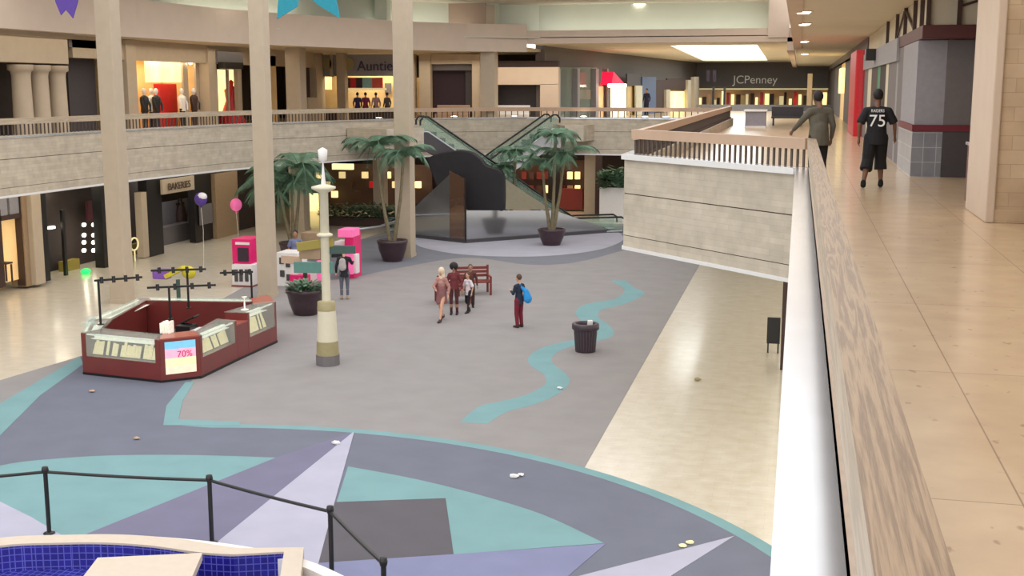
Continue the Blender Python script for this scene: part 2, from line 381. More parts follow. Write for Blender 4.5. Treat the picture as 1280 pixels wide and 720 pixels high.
patch(disc2, 'slate', 2)
patch(px([(238, 478), (215, 500), (205, 531), (440, 548), (420, 600)]) + [(-9, 12), (-18, 12), (-18, 26.9), (-17.6, 29), (-15, 29)], 'slate', 3)
patch(px([(243, 478), (228, 502), (223, 525), (300, 528), (300, 533), (204, 532), (208, 508), (232, 478)]), 'teal', 4)
patch(px([(0, 505), (60, 470), (100, 446), (104, 456), (50, 495), (0, 545), (-60, 600), (-60, 545)]), 'teal', 4)
patch(px([(0, 476), (100, 446), (60, 470), (0, 505), (-60, 545), (-60, 495)]), 'base', 4)
patch(px(crom([(-90, 610), (0, 583), (75, 574), (150, 570), (250, 570), (345, 573)])) + px([(105, 670), (60, 700), (-90, 700)]), 'teal', 5)
patch(px([(0, 628), (40, 648), (80, 672), (60, 720), (-90, 720), (-90, 600)]), 'lav', 6)
patch(px([(345, 573), (443, 541), (270, 683), (200, 740), (0, 740), (105, 670)]), 'purple', 6)
patch(px(crom([(435, 584), (520, 600), (600, 620), (680, 645), (755, 680)])) + px([(567, 694), (397, 705)]), 'teal', 5)
patch(px([(395, 704), (567, 694), (757, 681), (700, 730), (560, 800), (380, 800)]), 'peri', 6)
patch(px([(416, 629), (557, 624), (567, 694), (397, 705)]), 'dark', 7)
patch(px([(443, 540), (418, 630), (398, 706), (385, 760), (150, 775), (268, 682)]), 'lav', 8)
patch(px([(918, 671), (725, 721), (600, 760), (780, 770), (840, 720)]), 'lav', 6)
L = [(45, 620), (120, 560), (200, 540), (300, 515), (370, 480), (385, 455), (370, 430), (325, 400), (313, 375), (335, 345), (400, 318), (480, 300), (545, 288), (565, 265), (535, 235), (505, 205), (500, 190), (520, 165), (580, 150), (660, 135), (690, 105), (680, 90), (635, 65)]
Rr = [(155, 625), (230, 580), (340, 550), (430, 510), (475, 465), (460, 430), (415, 395), (405, 370), (430, 345), (480, 325), (560, 308), (630, 290), (650, 270), (630, 240), (590, 210), (600, 180), (690, 158), (760, 125), (765, 110), (725, 90), (695, 65)]
cv = lambda P: px([(560 + a / 3.131, 330 + b / 3.131) for a, b in crom(P, 4)])
patch(cv(L) + cv(Rr)[::-1], 'teal', 1)
props(obj('patterned_carpet', g, [CP[k] for k in order]), 'grey carpet inlaid with teal waves and lavender, slate and charcoal shapes', 'carpet')
# columns of the atrium
def column(label, x, y, w, z1=11.0, d=None):
    c = thing('atrium_column', label, 'column', (x, y, 0), None)
    a = MB(); a.box((x - w / 2, y - (d or w) / 2, .12), (x + w / 2, y + (d or w) / 2, z1)); obj('shaft', a, M['column'], c, bevel=.02)
    a = MB(); a.box((x - w / 2 - .02, y - (d or w) / 2 - .02, 0), (x + w / 2 + .02, y + (d or w) / 2 + .02, .14)); obj('base_trim', a, M['column'], c)
column('tall beige column on the left, behind the jewellery kiosk', -21.25, 34.6, .56)
column('tall beige column rising between the jewellery and pink kiosks', -17.05, 36.6, .5)
column('tall beige column just right of the large left palm pot', -15.65, 47.0, .66)
column('beige column seen between the left gallery and the corner shop with the scripted sign', -23.6, 54.6, .75, 8.8)
column('beige column behind the escalators, near the middle', -15.4, 60.0, .75, 11.0)
column('short beige column right of the warm lit lower shop', -11.0, 65.2, .6, 3.6)
column('short beige column under the gallery behind the palms', -20.8, 58.5, .6, 3.6)
# upper fascia, cove, ceilings
FE = [(1.1, -8), (1.1, 23.2), (-.35, 25.6), (-.35, 60.3), (-13.5, 60.3)] + FAR[1:] + [(-23.9, 26), (-24.2, 10)]
g = MB(); strip(g, FE[:4], 0, .35, 8.72, 10.1); strip(g, FE[4:], 0, .4, 8.7, 10.05); strip(g, [FE[3], FE[4]], 0, .4, 9.1, 9.75)
struct('wall_upper_fascia', g, M['plaster'])
g = MB(); g.prism([(1.15, -8), (1.15, 23.3), (-.3, 25.7), (-.3, 140), (9, 140), (9, -8)], 8.78, 8.95); struct('ceiling_right', g, M['ceil'])
g = MB(); g.prism([(-.68, 60.3), (-.68, 140), (-.34, 140), (-.34, 60.3)], 8.68, 9.3); struct('trim_5', g, M['plaster'])
g = MB(); g.prism(inset(FE[4:], .3) + [(-40, 10), (-40, 75), (-13.5, 75)], 8.8, 8.95); struct('ceiling_left', g, M['ceil'])
g = MB()
sk = [(-6.9, 66), (-2.3, 66), (-2.7, 104), (-8, 104)]
g.prism([(-13.6, 60.4), (-.6, 60.4), (-.6, 66), (-13.6, 66)], 9.15, 9.3); g.prism([(-13.6, 66), sk[0], sk[3], (-13.6, 104)], 9.15, 9.3)
g.prism([sk[1], (-.6, 66), (-.6, 104), sk[2]], 9.15, 9.3); g.prism([(-13.6, 104), (-.6, 104), (-.6, 140), (-13.6, 140)], 9.15, 9.3)
struct('ceiling_corridor', g, M['ceil'])
g = MB(); g.prism(sk, 9.3, 9.34); props(obj('skylight', g, M['lampcool']), 'bright white trapezoid skylight in the far corridor ceiling', 'skylight')
# recessed cove wall above fascia
CW = [(-1.6, 61.8), (-13.2, 61.8), (-17.4, 59.6), (-20, 56.6), (-21.9, 52.6), (-23.4, 48.6), (-24.4, 45), (-25, 40), (-25.3, 33)]
g = MB(); strip(g, CW, 0, .3, 9.4, 11.1); struct('wall_cove', g, M['cove'])
g = MB(); strip(g, CW, -1.5, .1, 9.38, 9.42); struct('trim_6', g, M['cove'])
g = MB(); g.box((-1.6, 61.8, 9.3), (-.6, 60.2, 11.3)); struct('wall_cove_end', g, M['plaster'])
g = MB(); strip(g, CW, -4.5, 2.5, 11.1, 11.25); struct('ceiling_atrium', g, M['ceil'])
def pxbox(mb, x0, y0, x1, y1, Y=None, X=None, t=.2, mi=0):
    """box on a building plane covering the given picture rectangle, t thick away from the viewer"""
    f = (lambda a, b: YP(a, b, Y)) if Y is not None else (lambda a, b: XP(a, b, X))
    p = [f(x0, y0), f(x1, y0), f(x1, y1), f(x0, y1)]
    if Y is not None:
        zt = (p[0].z + p[1].z) / 2; zb = (p[2].z + p[3].z) / 2; xa = (p[0].x + p[3].x) / 2; xb = (p[1].x + p[2].x) / 2
        mb.box((xa, Y, zb), (xb, Y + t, zt), mi)
    else:
        zt = (p[0].z + p[1].z) / 2; zb = (p[2].z + p[3].z) / 2; ya = (p[0].y + p[3].y) / 2; yb = (p[1].y + p[2].y) / 2
        mb.box((X, ya, zb), (X - t if X < 0 else X + t, yb, zt), mi)
    return mb
g = MB(); pxbox(g, 520, -30, 607, 36, Y=59.6, t=.25); struct('wall_panel', g, M['pinkpanel'])
g = MB(); g.box((-16.1, 59.7, 9.9), (-15.0, 60.6, 11.1)); g.box((-20.0, 55.9, 9.9), (-19.4, 56.5, 11.1)); struct('trim_7', g, M['cove'])
# ---------------- downlights
def downlight(x, y, z, label, r=.19):
    t = thing('downlight', label, 'ceiling light', (x, y, z), 'recessed round ceiling lights')
    a = MB(); a.lathe([(r * 1.25, -.02), (r * 1.25, .01), (r, .01), (r, -.02)], (x, y, z), 20); obj('trim_ring', a, M['white'], t)
    a = MB(); a.lathe([(0.001, -.07), (r * .7, -.06), (r, -.02), (r, .0), (0.001, .0)], (x, y, z), 20); obj('lens', a, M['lamp'], t)
for (x, y), lab in zip([(1004, 14), (1005, 29), (1005, 51), (1006, 67)], ['nearest lit round downlight in the right ceiling', 'second lit round downlight in the right ceiling', 'third, fainter round downlight in the right ceiling', 'farthest round downlight in the right ceiling']):
    p = GP(x, y, 8.77); downlight(p.x, p.y, 8.77, lab)
for (x, y), lab in zip([(800, 8), (918, -1), (300, 12)], ['bright downlight above the middle of the far cove', 'bright downlight at the top edge above the skylight', 'bright downlight above the left gallery']):
    p = GP(x, y - 3, 11.09) if x > 600 else Vector((-22.2, 45.5, 0)); downlight(p.x, p.y, 11.09, lab, .4)
for x, lab in zip([473, 567, 642, 729, 806, 832], ['added glint disc on the ledge below the pretzel shop', 'added glint disc on the ledge left of the middle column', 'added glint disc on the ledge right of the middle column', 'added glint disc on the ledge below the tall glass shopfront', 'added glint disc on the ledge below the curtained shop window', 'rightmost added glint disc on the far ledge']):  # glowing discs added in place of ceiling-light reflections on the metal cap
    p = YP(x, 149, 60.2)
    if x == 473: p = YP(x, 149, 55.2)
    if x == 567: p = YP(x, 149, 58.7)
    t = thing('ledge_glint', lab, 'light', (p.x, p.y - .0, 5.42), 'small round added glints on the far ledge')
    a = MB(); a.lathe([(.2, 0), (.2, .05), (.17, .06)], (p.x, p.y + .1, 5.42), 16); obj('glint_rim', a, M['steel'], t)
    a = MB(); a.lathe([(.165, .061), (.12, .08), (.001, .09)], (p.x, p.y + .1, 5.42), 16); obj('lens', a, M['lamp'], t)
def leaves2(c, n, r, h, size, rng):
    a = MB()
    for k in range(n):
        an = rng.uniform(0, 6.28); rr = r * rng.random() ** .5; p = Vector((c[0] + rr * math.cos(an), c[1] + rr * math.sin(an), c[2] + rng.uniform(0, h) * (1 - .5 * rr / r)))
        d = Vector((math.cos(an) + rng.uniform(-.5, .5), math.sin(an) + rng.uniform(-.5, .5), rng.uniform(-.2, .7))).normalized(); s = d.cross(Vector((0, 0, 1))).normalized() * size * .3
        a.add([p, p + d * size * .5 + s, p + d * size, p + d * size * .5 - s], [(0, 1, 2, 3)])
    return a
# ================================================================== SHOP WALLS
TN = [10]
def trim(mb, m, **k): TN[0] += 1; return struct('trim_%d' % TN[0], mb, m, **k)
def shop(name, label, cat='shop front', loc=(0, 0, 0)): return thing(name, label, cat, loc)
# back walls
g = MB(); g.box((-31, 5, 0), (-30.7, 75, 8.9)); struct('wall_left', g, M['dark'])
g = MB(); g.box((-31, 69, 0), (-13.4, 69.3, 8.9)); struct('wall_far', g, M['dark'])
# ---- left, upper floor, plane X=-26
X = -26
g = MB(); g.box((X - .3, 39.9, 8.0), (X, 64, 8.8)); struct('wall_left_header', g, M['column'])
t = shop('portico', 'cream classical portico with three round columns at upper left')
a = MB(); pxbox(a, -60, 42, 85, 78, X=-25.6, t=.7); pxbox(a, -60, 36, 92, 44, X=-25.3, t=1.0); obj('entablature', a, M['column'], t, bevel=.02)
for x in (32, 54, 76):
    b0 = XP(x, 160, -25.7); a = MB(); a.lathe([(.42, 5.1), (.42, 5.3), (.34, 5.35), (.31, 7.3), (.34, 7.45), (.42, 7.5), (.42, 7.68)], (-25.75, b0.y, 0), 20)
    obj('portico_column', a, M['column'], t)
a = MB(); a.box((-27.6, 26, 5.1), (-27.4, 39.4, 8)); obj('dark_opening', a, M['dark'], t)
g = MB(); pxbox(g, 86, 58, 120, 168, X=-27, t=.2); trim(g, M['darkgrey'])
g = MB(); pxbox(g, 86, 50, 120, 60, X=-26, t=.3); trim(g, M['midgrey'])
g = MB(); pxbox(g, 145, 54, 160, 168, X=-26.4, t=.1); trim(g, M['midgrey'])
g = MB(); pxbox(g, 160, 50, 172, 168, X=-25.9, t=.5); pxbox(g, 262, 60, 272, 166, X=-25.9, t=.5); trim(g, M['column'], bevel=.01)
# lit clothes shop
t = shop('clothes_shop', 'brightly lit clothes shop with hanging light boxes and mannequins, upper left')
a = MB(); pxbox(a, 172, 58, 262, 71, X=-26.1, t=.3); obj('header', a, M['column'], t)
a = MB(); y0 = XP(172, 100, -26).y; y1 = XP(262, 100, -26).y
a.box((-28.6, y0, 5.1), (-28.4, y1, 8.1)); a.box((-28.6, y0 - .1, 5.1), (-26.3, y0, 8.1)); a.box((-28.6, y1, 5.1), (-26.3, y1 + .1, 8.1)); obj('inner_wall', a, M['warmwall'], t)
for i, (xa, xb) in enumerate(((184, 198), (199, 213), (214, 228))):
    a = MB(); pxbox(a, xa, 73, xb, 103, X=-26.8, t=.12); obj('light_box', a, M['warmlit'], t)
a = MB(); pxbox(a, 201, 105, 222, 170, X=-27.2, t=.3); obj('red_display_panel', a, M['red'], t)
a = MB(); pxbox(a, 230, 71, 236, 165, X=-26.6, t=.1); pxbox(a, 246, 71, 251, 165, X=-26.4, t=.1); obj('mullion', a, M['column'], t)
for x, y in ((187, 74), (200, 73), (222, 73), (238, 78), (243, 76)):
    p = XP(x, y, -26.5); a = MB(); a.ball(p, .1); obj('spotlight', a, M['lamp'], t)
area('clothes_shop_light', (-27.2, (y0 + y1) / 2, 8.0), 1.5, 48, (1, .8, .55), sy=5)
def mannequin(x, Xp, label, top, bottom, zt=None):
    p = XP(x, 140, Xp); t = thing('mannequin', label, 'mannequin', (Xp, p.y, 5.1), 'shop window mannequins'); y = p.y
    a = MB(); a.lathe([(.16, 0), (.16, .02), (.02, .03), (.02, .5)], (Xp, y, 5.1), 12); obj('stand', a, M['steel'], t)
    a = MB(); a.tube([(Xp, y - .1, 5.15), (Xp, y - .1, 5.6), (Xp, y - .08, 6.0)], [.05, .065, .09]); a.tube([(Xp, y + .1, 5.15), (Xp, y + .1, 5.6), (Xp, y + .08, 6.0)], [.05, .065, .09]); obj('trousers', a, bottom, t)
    a = MB(); a.lathe([(.16, .8), (.15, 1.0), (.19, 1.3), (.17, 1.42), (.06, 1.5)], (Xp, y, 5.1), 14); a.tube([(Xp, y - .2, 6.48), (Xp + .1, y - .28, 6.2), (Xp + .15, y - .2, 5.95)], [.06, .05, .035]); a.tube([(Xp, y + .2, 6.48), (Xp + .1, y + .28, 6.2), (Xp + .15, y + .2, 5.95)], [.06, .05, .035]); obj('top', a, top, t)
    a = MB(); a.ball((Xp, y, 6.76), .12, (.8, .85, 1.15)); a.tube([(Xp, y, 6.55), (Xp, y, 6.7)], .05); obj('head', a, M['white'], t)
mannequin(181, -26.5, 'leftmost black clad mannequin in the lit clothes shop', M['black'], M['black'])
mannequin(190, -26.8, 'mannequin in white top and dark trousers left of the red display', M['white'], M['black'])
mannequin(196, -26.5, 'dark coated mannequin touching the left of the red display', M['black'], M['violetdark'])
mannequin(228, -26.5, 'mannequin with white shirt over black, right of the red display', M['white'], M['black'])
mannequin(243, -26.5, 'brown dressed mannequin at the right end of the clothes shop', M['darkbrown'], M['darkbrown'])
t = shop('small_lit_shop', 'small shop with grey awning and red dress in its lit window, upper left')
a = MB(); pxbox(a, 272, 65, 304, 80, X=-25.8, t=.4); obj('awning', a, M['midgrey'], t); a = MB(); pxbox(a, 280, 78, 304, 86, X=-25.5, t=.3); obj('awning_front', a, M['black'], t)
a = MB(); pxbox(a, 272, 87, 286, 140, X=-27.2, t=.1); pxbox(a, 286, 87, 298, 140, X=-27.2, t=.1); obj('window_display', a, M['warmlit'], t)
a = MB(); p = XP(290, 135, -26.8); a.lathe([(.7, 5.1), (.5, 5.7), (.28, 6.3), (.34, 6.8), (.1, 7.0), (.12, 7.2), (.02, 7.3)], (-26.8, p.y, 0), 14); obj('red_dress', a, M['red'], t)
a = MB(); pxbox(a, 270, 86, 273, 166, X=-26.3, t=.2); pxbox(a, 285, 87, 287, 140, X=-26.6, t=.1); pxbox(a, 298, 86, 303, 166, X=-26.3, t=.2); obj('window_frame', a, M['column'], t)
g = MB(); pxbox(g, 338, 70, 346, 160, X=-26, t=.1); trim(g, M['warmwall'])
g = MB(); pxbox(g, 368, 72, 397, 155, X=-26.3, t=.2); trim(g, M['darkbrown'])
a = MB(); p = XP(386, 140, -25.6); a.box((-25.6, p.y - .8, 5.1), (-25.3, p.y + .5, 6.4)); props(obj('notice_board', a, M['column']), 'small pale notice stand in front of the brown opening, upper left', 'notice')
g = MB(); pxbox(g, 396, 70, 403, 158, X=-25.9, t=.4); trim(g, M['column'])
# ---- far upper wall, Y=64
Y = 64
t = shop('pretzel_shop', 'pretzel counter with grey sign band, round medallions and menu pictures')
a = MB(); pxbox(a, 402, 68, 500, 95, Y=64, t=.3); obj('sign_band', a, M['grey'], t)
for x in (408.5, 435):
    p = YP(x, 80, 63.9); a = MB(); vs = [(p.x + r * math.cos(k * math.pi / 12), 63.95 + dy, p.z + r * math.sin(k * math.pi / 12)) for dy, r in ((0, .36), (-.06, .36), (-.06, .28), (-.05, .28), (-.05, .001)) for k in range(24)]
    a.add(vs, [(i * 24 + k, i * 24 + (k + 1) % 24, (i + 1) * 24 + (k + 1) % 24, (i + 1) * 24 + k) for i in range(4) for k in range(24)]); obj('medallion', a, M['gold'], t)
p = YP(446, 83, 63.9); tx = text('lettering', "Auntie An", mat('dark_blue_letters', (66, 60, 92), .5), (p.x, 63.93, p.z), .78, (math.pi / 2, 0, 0), t, .02, 'LEFT', 1.0)
a = MB(); pxbox(a, 412, 68, 416, 96, Y=63.9, t=.2); pxbox(a, 421, 60, 431, 156, Y=63.6, t=.5); pxbox(a, 398, 68, 403, 156, Y=63.8, t=.4); obj('pilaster', a, M['column'], t)
a = MB(); pxbox(a, 402, 92, 500, 150, Y=66.5, t=.2); obj('back_wall', a, M['warmwall'], t)
cols = [M['darkbrown'], M['red'], M['violetdark'], mat('pale_blue_print', (150, 190, 196), .6), mat('red_print', (210, 90, 80), .6)]
for i, (xa, xb) in enumerate(((431, 438), (438, 445), (445, 453), (453, 465), (465, 478))):
    a = MB(); pxbox(a, xa, 97, xb, 110, Y=64.3, t=.1); obj('menu_picture', a, cols[i], t)
a = MB(); pxbox(a, 431, 110, 482, 112.5, Y=64.25, t=.15); obj('lamp_strip', a, M['paper'], t)
a = MB(); pxbox(a, 481, 104, 489, 117, Y=66.3, t=.05); obj('wall_notice', a, M['midgrey'], t)
a = MB(); pxbox(a, 403, 96, 414, 112, Y=65.5, t=.1); obj('lit_panel', a, M['warmlit'], t)
a = MB(); pxbox(a, 403, 136, 500, 156, Y=64.6, t=.8); obj('counter', a, M['darkbrown'], t)
area('pretzel_shop_light', (-23, 65.4, 8.1), 5, 90, (1, .85, .6), sy=1.5)
g = MB(); pxbox(g, 398, 96, 402, 110, Y=64); pxbox(g, 512, 68, 519, 156, Y=64, t=.3); pxbox(g, 524, 68, 538, 156, Y=63.8, t=.4); pxbox(g, 538, 68, 592, 80, Y=63.9, t=.4); pxbox(g, 590, 68, 600, 156, Y=63.8, t=.4)
trim(g, M['column'], bevel=.01)
g = MB(); pxbox(g, 517, 97, 525, 156, Y=64.5, t=.1); trim(g, M['warmwall'])
g = MB(); pxbox(g, 538, 80, 592, 88, Y=64.4, t=.2); pxbox(g, 590, 78, 604, 160, Y=64.4, t=.2); trim(g, M['midgrey'])
g = MB(); pxbox(g, 538, 87, 592, 150, Y=65, t=.2); trim(g, M['violetdark'])
g = MB(); pxbox(g, 582, 86, 590, 140, Y=64.7, t=.1); trim(g, M['darkgrey'])
g = MB(); pxbox(g, 600, 84, 698, 106, Y=63.7, t=.4); pxbox(g, 675, 105, 698, 158, Y=63.7, t=.4); pxbox(g, 600, 105, 617, 158, Y=63.7, t=.4); trim(g, M['plaster'], bevel=.01)
g = MB(); pxbox(g, 600, 76, 698, 85, Y=64.1, t=.4); trim(g, M['darkbrown'])
g = MB(); pxbox(g, 616, 104, 676, 150, Y=65.2, t=.2); trim(g, M['darkgrey'])
# wall furniture: bench behind rail in dark opening
for xx, lab in ((565, 'brown bench end behind the railing, left of the middle column'), (640, 'pale covered seat in the dark opening right of the middle column')):
    p = YP(xx, 140, 62); a = MB(); a.box((p.x - .9, 61.8, 5.1), (p.x + .9, 62.3, 5.55)); a.box((p.x - .9, 62.25, 5.5), (p.x + .9, 62.35, 6.0)); props(obj('bench', a, M['woodpink'] if xx == 565 else M['white'], bevel=.02), lab, 'bench')
# ---- corridor left wall: diagonal from (-13,64) to (-8,110)
def DP(x, y, off=0):
    A = Vector((-12.6 + off, 64)); B = Vector((-8 + off, 110)); r = ray(x, y); n = Vector((B.y - A.y, -(B.x - A.x)))
    t = n.dot(A) / (n.x * r.x + n.y * r.y); return Vector((r.x * t, r.y * t, ZC + r.z * t))
def dbox(mb, x0, y0, x1, y1, off=0, t=.3, mi=0):
    a = DP(x0, y0, off); b = DP(x1, y0, off); c = DP(x1, y1, off); d = DP(x0, y1, off)
    n = Vector((-t, t * .1, 0))
    mb.add([d, c, b, a, d + n, c + n, b + n, a + n], [(0, 1, 2, 3), (7, 6, 5, 4), (0, 4, 5, 1), (1, 5, 6, 2), (2, 6, 7, 3), (3, 7, 4, 0)], mi); return mb
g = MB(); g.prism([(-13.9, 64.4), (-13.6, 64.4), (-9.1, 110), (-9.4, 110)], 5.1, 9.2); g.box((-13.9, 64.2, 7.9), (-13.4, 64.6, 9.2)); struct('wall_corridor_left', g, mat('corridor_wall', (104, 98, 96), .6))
t = shop('tall_glass_shopfront', 'tall dark glass shopfront with grey mullions left of the red awning')
a = MB(); dbox(a, 699, 84, 748, 150, -.3, .05); obj('glass', a, M['glass'], t)
a = MB()
for xa, xb in ((698, 701), (722, 725), (745, 748.5), (759, 761)): dbox(a, xa, 86, xb, 152)
obj('mullion', a, M['grey'], t)
a = MB(); dbox(a, 701, 86, 722, 150, -.8, .1); dbox(a, 725, 86, 745, 112, -.8, .1); dbox(a, 725, 124, 745, 150, -.8, .1); obj('dark_panel', a, M['darkgrey'], t)
a = MB(); dbox(a, 725, 112, 741, 124, -.7, .1); obj('display_panel', a, M['woodpink'], t)
t = shop('awning_shop', 'small shop with glowing red triangular awning and pale curtains')
a = MB(); pt = [DP(767, 90, .8), DP(782, 106, .8), DP(764.5, 106, .8)]; n = Vector((-.7, .1, 0)); a.add(pt + [p + n for p in pt], [(0, 2, 1), (3, 4, 5), (0, 1, 4, 3), (1, 2, 5, 4), (2, 0, 3, 5)]); obj('awning', a, M['redglow'], t)
a = MB(); dbox(a, 764, 105, 783, 109, .85, .2); obj('awning_lamp', a, M['lamp'], t)
a = MB()
for k in range(7): dbox(a, 765 + k * 2.6, 108, 767 + k * 2.6, 150, .2, .12)
dbox(a, 765, 108, 783, 150, 0, .05); obj('curtain', a, mat('lit_cream_curtain', (246, 240, 210), .8, emit=.35), t)
a = MB(); dbox(a, 784, 107, 796, 148, -.2, .1); obj('goods_wall', a, M['warmwall'], t)
a = MB(); dbox(a, 795, 107, 803, 148, .1, .1); obj('pale_panel', a, M['cream'], t)
a = MB(); dbox(a, 748, 108, 757, 148, -.2, .1); obj('lit_window', a, M['warmwall'], t); a = MB(); dbox(a, 758, 106, 765, 148, 0, .1); obj('door_post', a, M['darkbrown'], t)
a = MB(); dbox(a, 784, 92, 803, 107, .0, .1); obj('dark_header', a, M['darkgrey'], t)
g = MB(); dbox(g, 803, 96, 820, 150, .1); trim(g, M['blue'])
g = MB(); dbox(g, 820, 100, 834, 150, -.1); trim(g, M['darkbrown'])
t = shop('gold_lit_shop', 'gold lit shop left of the anchor store')
for q_ in ((833, 112, 838, 142), (860, 100, 864, 142), (868, 96, 874, 142)): a = MB(); dbox(a, *q_, .1); obj('pilaster', a, M['column'], t)
a = MB(); dbox(a, 838, 114, 860, 138, -.3, .1); obj('window_display', a, M['warmlit'], t)
a = MB(); dbox(a, 834, 98, 860, 112, -.1, .1); obj('dark_header', a, M['darkbrown'], t)
# ---- anchor store at end Y=110
t = shop('anchor_store', 'department store at the corridor end with pale lettering on a dark fascia')
a = MB(); pxbox(a, 862, 77, 1044, 112, Y=110, t=.5); obj('fascia', a, mat('store_fascia', (96, 90, 90), .6), t)
text('lettering', 'JCPenney', M['white'], YP(944, 100, 109.9), 1.0, (math.pi / 2, 0, 0), t, .03)
a = MB(); pxbox(a, 870, 110.5, 1040, 112, Y=109.8, t=.3); obj('lamp_strip', a, M['paper'], t)
a = MB(); pxbox(a, 870, 112, 1040, 136, Y=113, t=.2); obj('back_wall', a, M['woodpink'], t)
random.seed(3)
for k, x in enumerate(range(872, 1036, 6)):
    a = MB(); h = random.uniform(5, 16); pxbox(a, x, 130 - h, x + random.uniform(3, 5.5), 131, Y=111.5 + (k % 3) * .3, t=.4)
    obj('goods_display', a, [M['warmlit'], M['darkbrown'], M['warmwall'], M['paper'], M['dark'], M['warmlit'], M['red']][k % 7], t)
a = MB()
for x in (890, 904): pxbox(a, x, 108, x + 2.5, 140, Y=100, t=.4)
obj('entrance_post', a, M['black'], t)
a = MB()
for x in (883, 891): pxbox(a, x, 88, x + 4, 102, Y=104, t=.3)
obj('hanging_banner', a, M['violetdark'], t)
g = MB(); pxbox(g, 870, 131, 1045, 141, Y=98, t=.5); trim(g, M['midgrey'])
for x in (1000, 1003, 1006, 984):
    pass
g = MB(); pxbox(g, 1009, 92, 1015, 132, Y=75, t=.5); trim(g, M['column'])
# grey counter on upper walkway
t = thing('service_counter', 'low grey counter with pale top standing on the upper walkway', 'counter', (-1.9, 56.4, 5.1))
a = MB(); a.box((-2.38, 56.2, 5.2), (-1.46, 57.2, 5.84)); obj('body', a, M['grey'], t, bevel=.01); a = MB(); a.box((-2.45, 56.1, 5.84), (-1.4, 57.3, 5.92)); obj('top', a, M['white'], t, bevel=.01)
a = MB(); a.box((-2.4, 56.15, 5.1), (-1.44, 57.25, 5.2)); obj('plinth', a, M['white'], t)
t = thing('waiting_seats', 'dark seats beside the grey counter on the upper walkway', 'seats', (-.4, 60, 5.1))
a = MB(); a.box((-1.3, 60, 5.45), (.2, 60.6, 5.55)); obj('seat', a, M['darkgrey'], t, bevel=.02); a = MB(); a.box((-1.3, 60.55, 5.5), (.2, 60.65, 6.0)); obj('backrest', a, M['darkgrey'], t, bevel=.02)
for x in (-1.2, .1): a = MB(); a.box((x - .04, 60.1, 5.1), (x + .04, 60.5, 5.46)); obj('leg', a, M['black'], t)
# ---- right side, upper walkway shops, X=2.3
g = MB(); g.box((2.6, 17.25, 5.1), (8, 19.2, 8.8)); g.box((2.57, 17.22, 5.1), (8, 19.2, 5.28)); struct('wall_right_pillar', g, M['pillar'], bevel=.01)
g = MB(); g.box((2.5, 17.2, 5.1), (2.62, 19.2, 8.8)); trim(g, M['plaster'], bevel=.02)
g = MB(); g.box((8, -6, 5.1), (8.3, 130, 8.8)); struct('wall_right', g, M['plaster'])
t = shop('tiled_shopfront', 'closed grey shopfront with maroon stripe, tiled base and maroon beam')
a = MB(); a.box((2.3, 26, 5.1), (2.86, 26.4, 7.85)); a.box((2.3, 26.4, 5.1), (2.5, 29.5, 7.85)); obj('grey_panel', a, M['grey'], t)
a = MB(); a.box((2.86, 25.98, 5.1), (3.45, 26.4, 7.85)); obj('darker_panel', a, M['midgrey'], t)  # darker grey section beside the light grey panel
a = MB(); a.box((2.26, 25.94, 6.03), (3.45, 25.975, 6.16)); a.box((2.26, 25.975, 6.03), (2.298, 29.5, 6.16)); obj('maroon_stripe', a, mat('maroon_stripe', (110, 34, 48), .5), t)
a = MB(); a.box((2.27, 25.97, 5.1), (2.86, 25.998, 6.02)); a.box((2.27, 25.998, 5.1), (2.298, 29.5, 6.02)); obj('tiled_base', a, brickmat('grey_wall_tiles', (136, 140, 150), (128, 132, 142), (178, 180, 186), .25, .3, .008, .3, 0), t)
a = MB(); a.box((2.87, 25.96, 5.1), (3.45, 25.98, 6.03)); obj('dark_base', a, M['darkgrey'], t)
a = MB(); a.box((2.3, 25.95, 7.86), (2.9, 31, 8.12)); a.box((2.3, 25.3, 7.86), (6.5, 25.95, 8.12)); obj('maroon_beam', a, mat('maroon_beam', (82, 38, 40), .5), t, bevel=.01)
a = MB(); a.box((2.42, 25.6, 8.12), (6.5, 25.7, 8.77)); a.box((2.42, 25.7, 8.12), (2.5, 47, 8.77)); obj('cream_upper_panel', a, M['ceil'], t)
def piece(nm, m, fn): q_ = MB(); fn(q_); return obj(nm, q_, m, t)
for x in (2.42, 3.0): piece('dark_mullion', M['darkbrown'], lambda q: q.box((x - .04, 25.5, 8.12), (x + .04, 25.598, 8.77)))
for y in (26.4, 28, 30.5, 33, 36.5): piece('dark_mullion', M['darkbrown'], lambda q: q.box((2.34, y, 8.13), (2.418, y + .12, 8.77)))
for p_, q2 in (((3.05, 25.55, 8.5), (3.9, 25.55, 8.76)), ((2.38, 28.1, 8.15), (2.38, 30.5, 8.7)), ((2.38, 31, 8.7), (2.38, 33, 8.15))): piece('dark_mullion', M['darkbrown'], lambda q: q.beam(p_, q2, .04, .05))
a = MB(); a.box((3.45, 26.2, 5.1), (6.5, 26.5, 7.85)); obj('dark_opening', a, M['dark'], t)
a = MB(); a.box((2.25, 31, 7.55), (2.5, 47, 8.1)); obj('grey_sign_band', a, M['grey'], t)
g = MB()
for k, (y0, y1, m) in enumerate(((29.5, 31.2, 'midgrey'), (31.2, 31.7, 'grey'), (31.7, 34.5, 'midgrey'), (34.5, 35.5, 'cream'), (35.5, 38, 'dark'), (38, 39.2, 'greentint'), (39.2, 42.5, 'darkbrown'), (42.5, 44.6, 'cream'), (44.6, 47.5, 'midgrey'))):
    b = MB(); b.box((2.32, y0, 5.1), (2.6, y1, 7.85)); trim(b, M[m])
b = MB(); b.box((1.95, 39.4, 7.75), (2.45, 40.2, 8.1)); props(obj('hanging_sign', b, M['black'], bevel=.01), 'small black sign projecting from the right shop wall', 'sign')
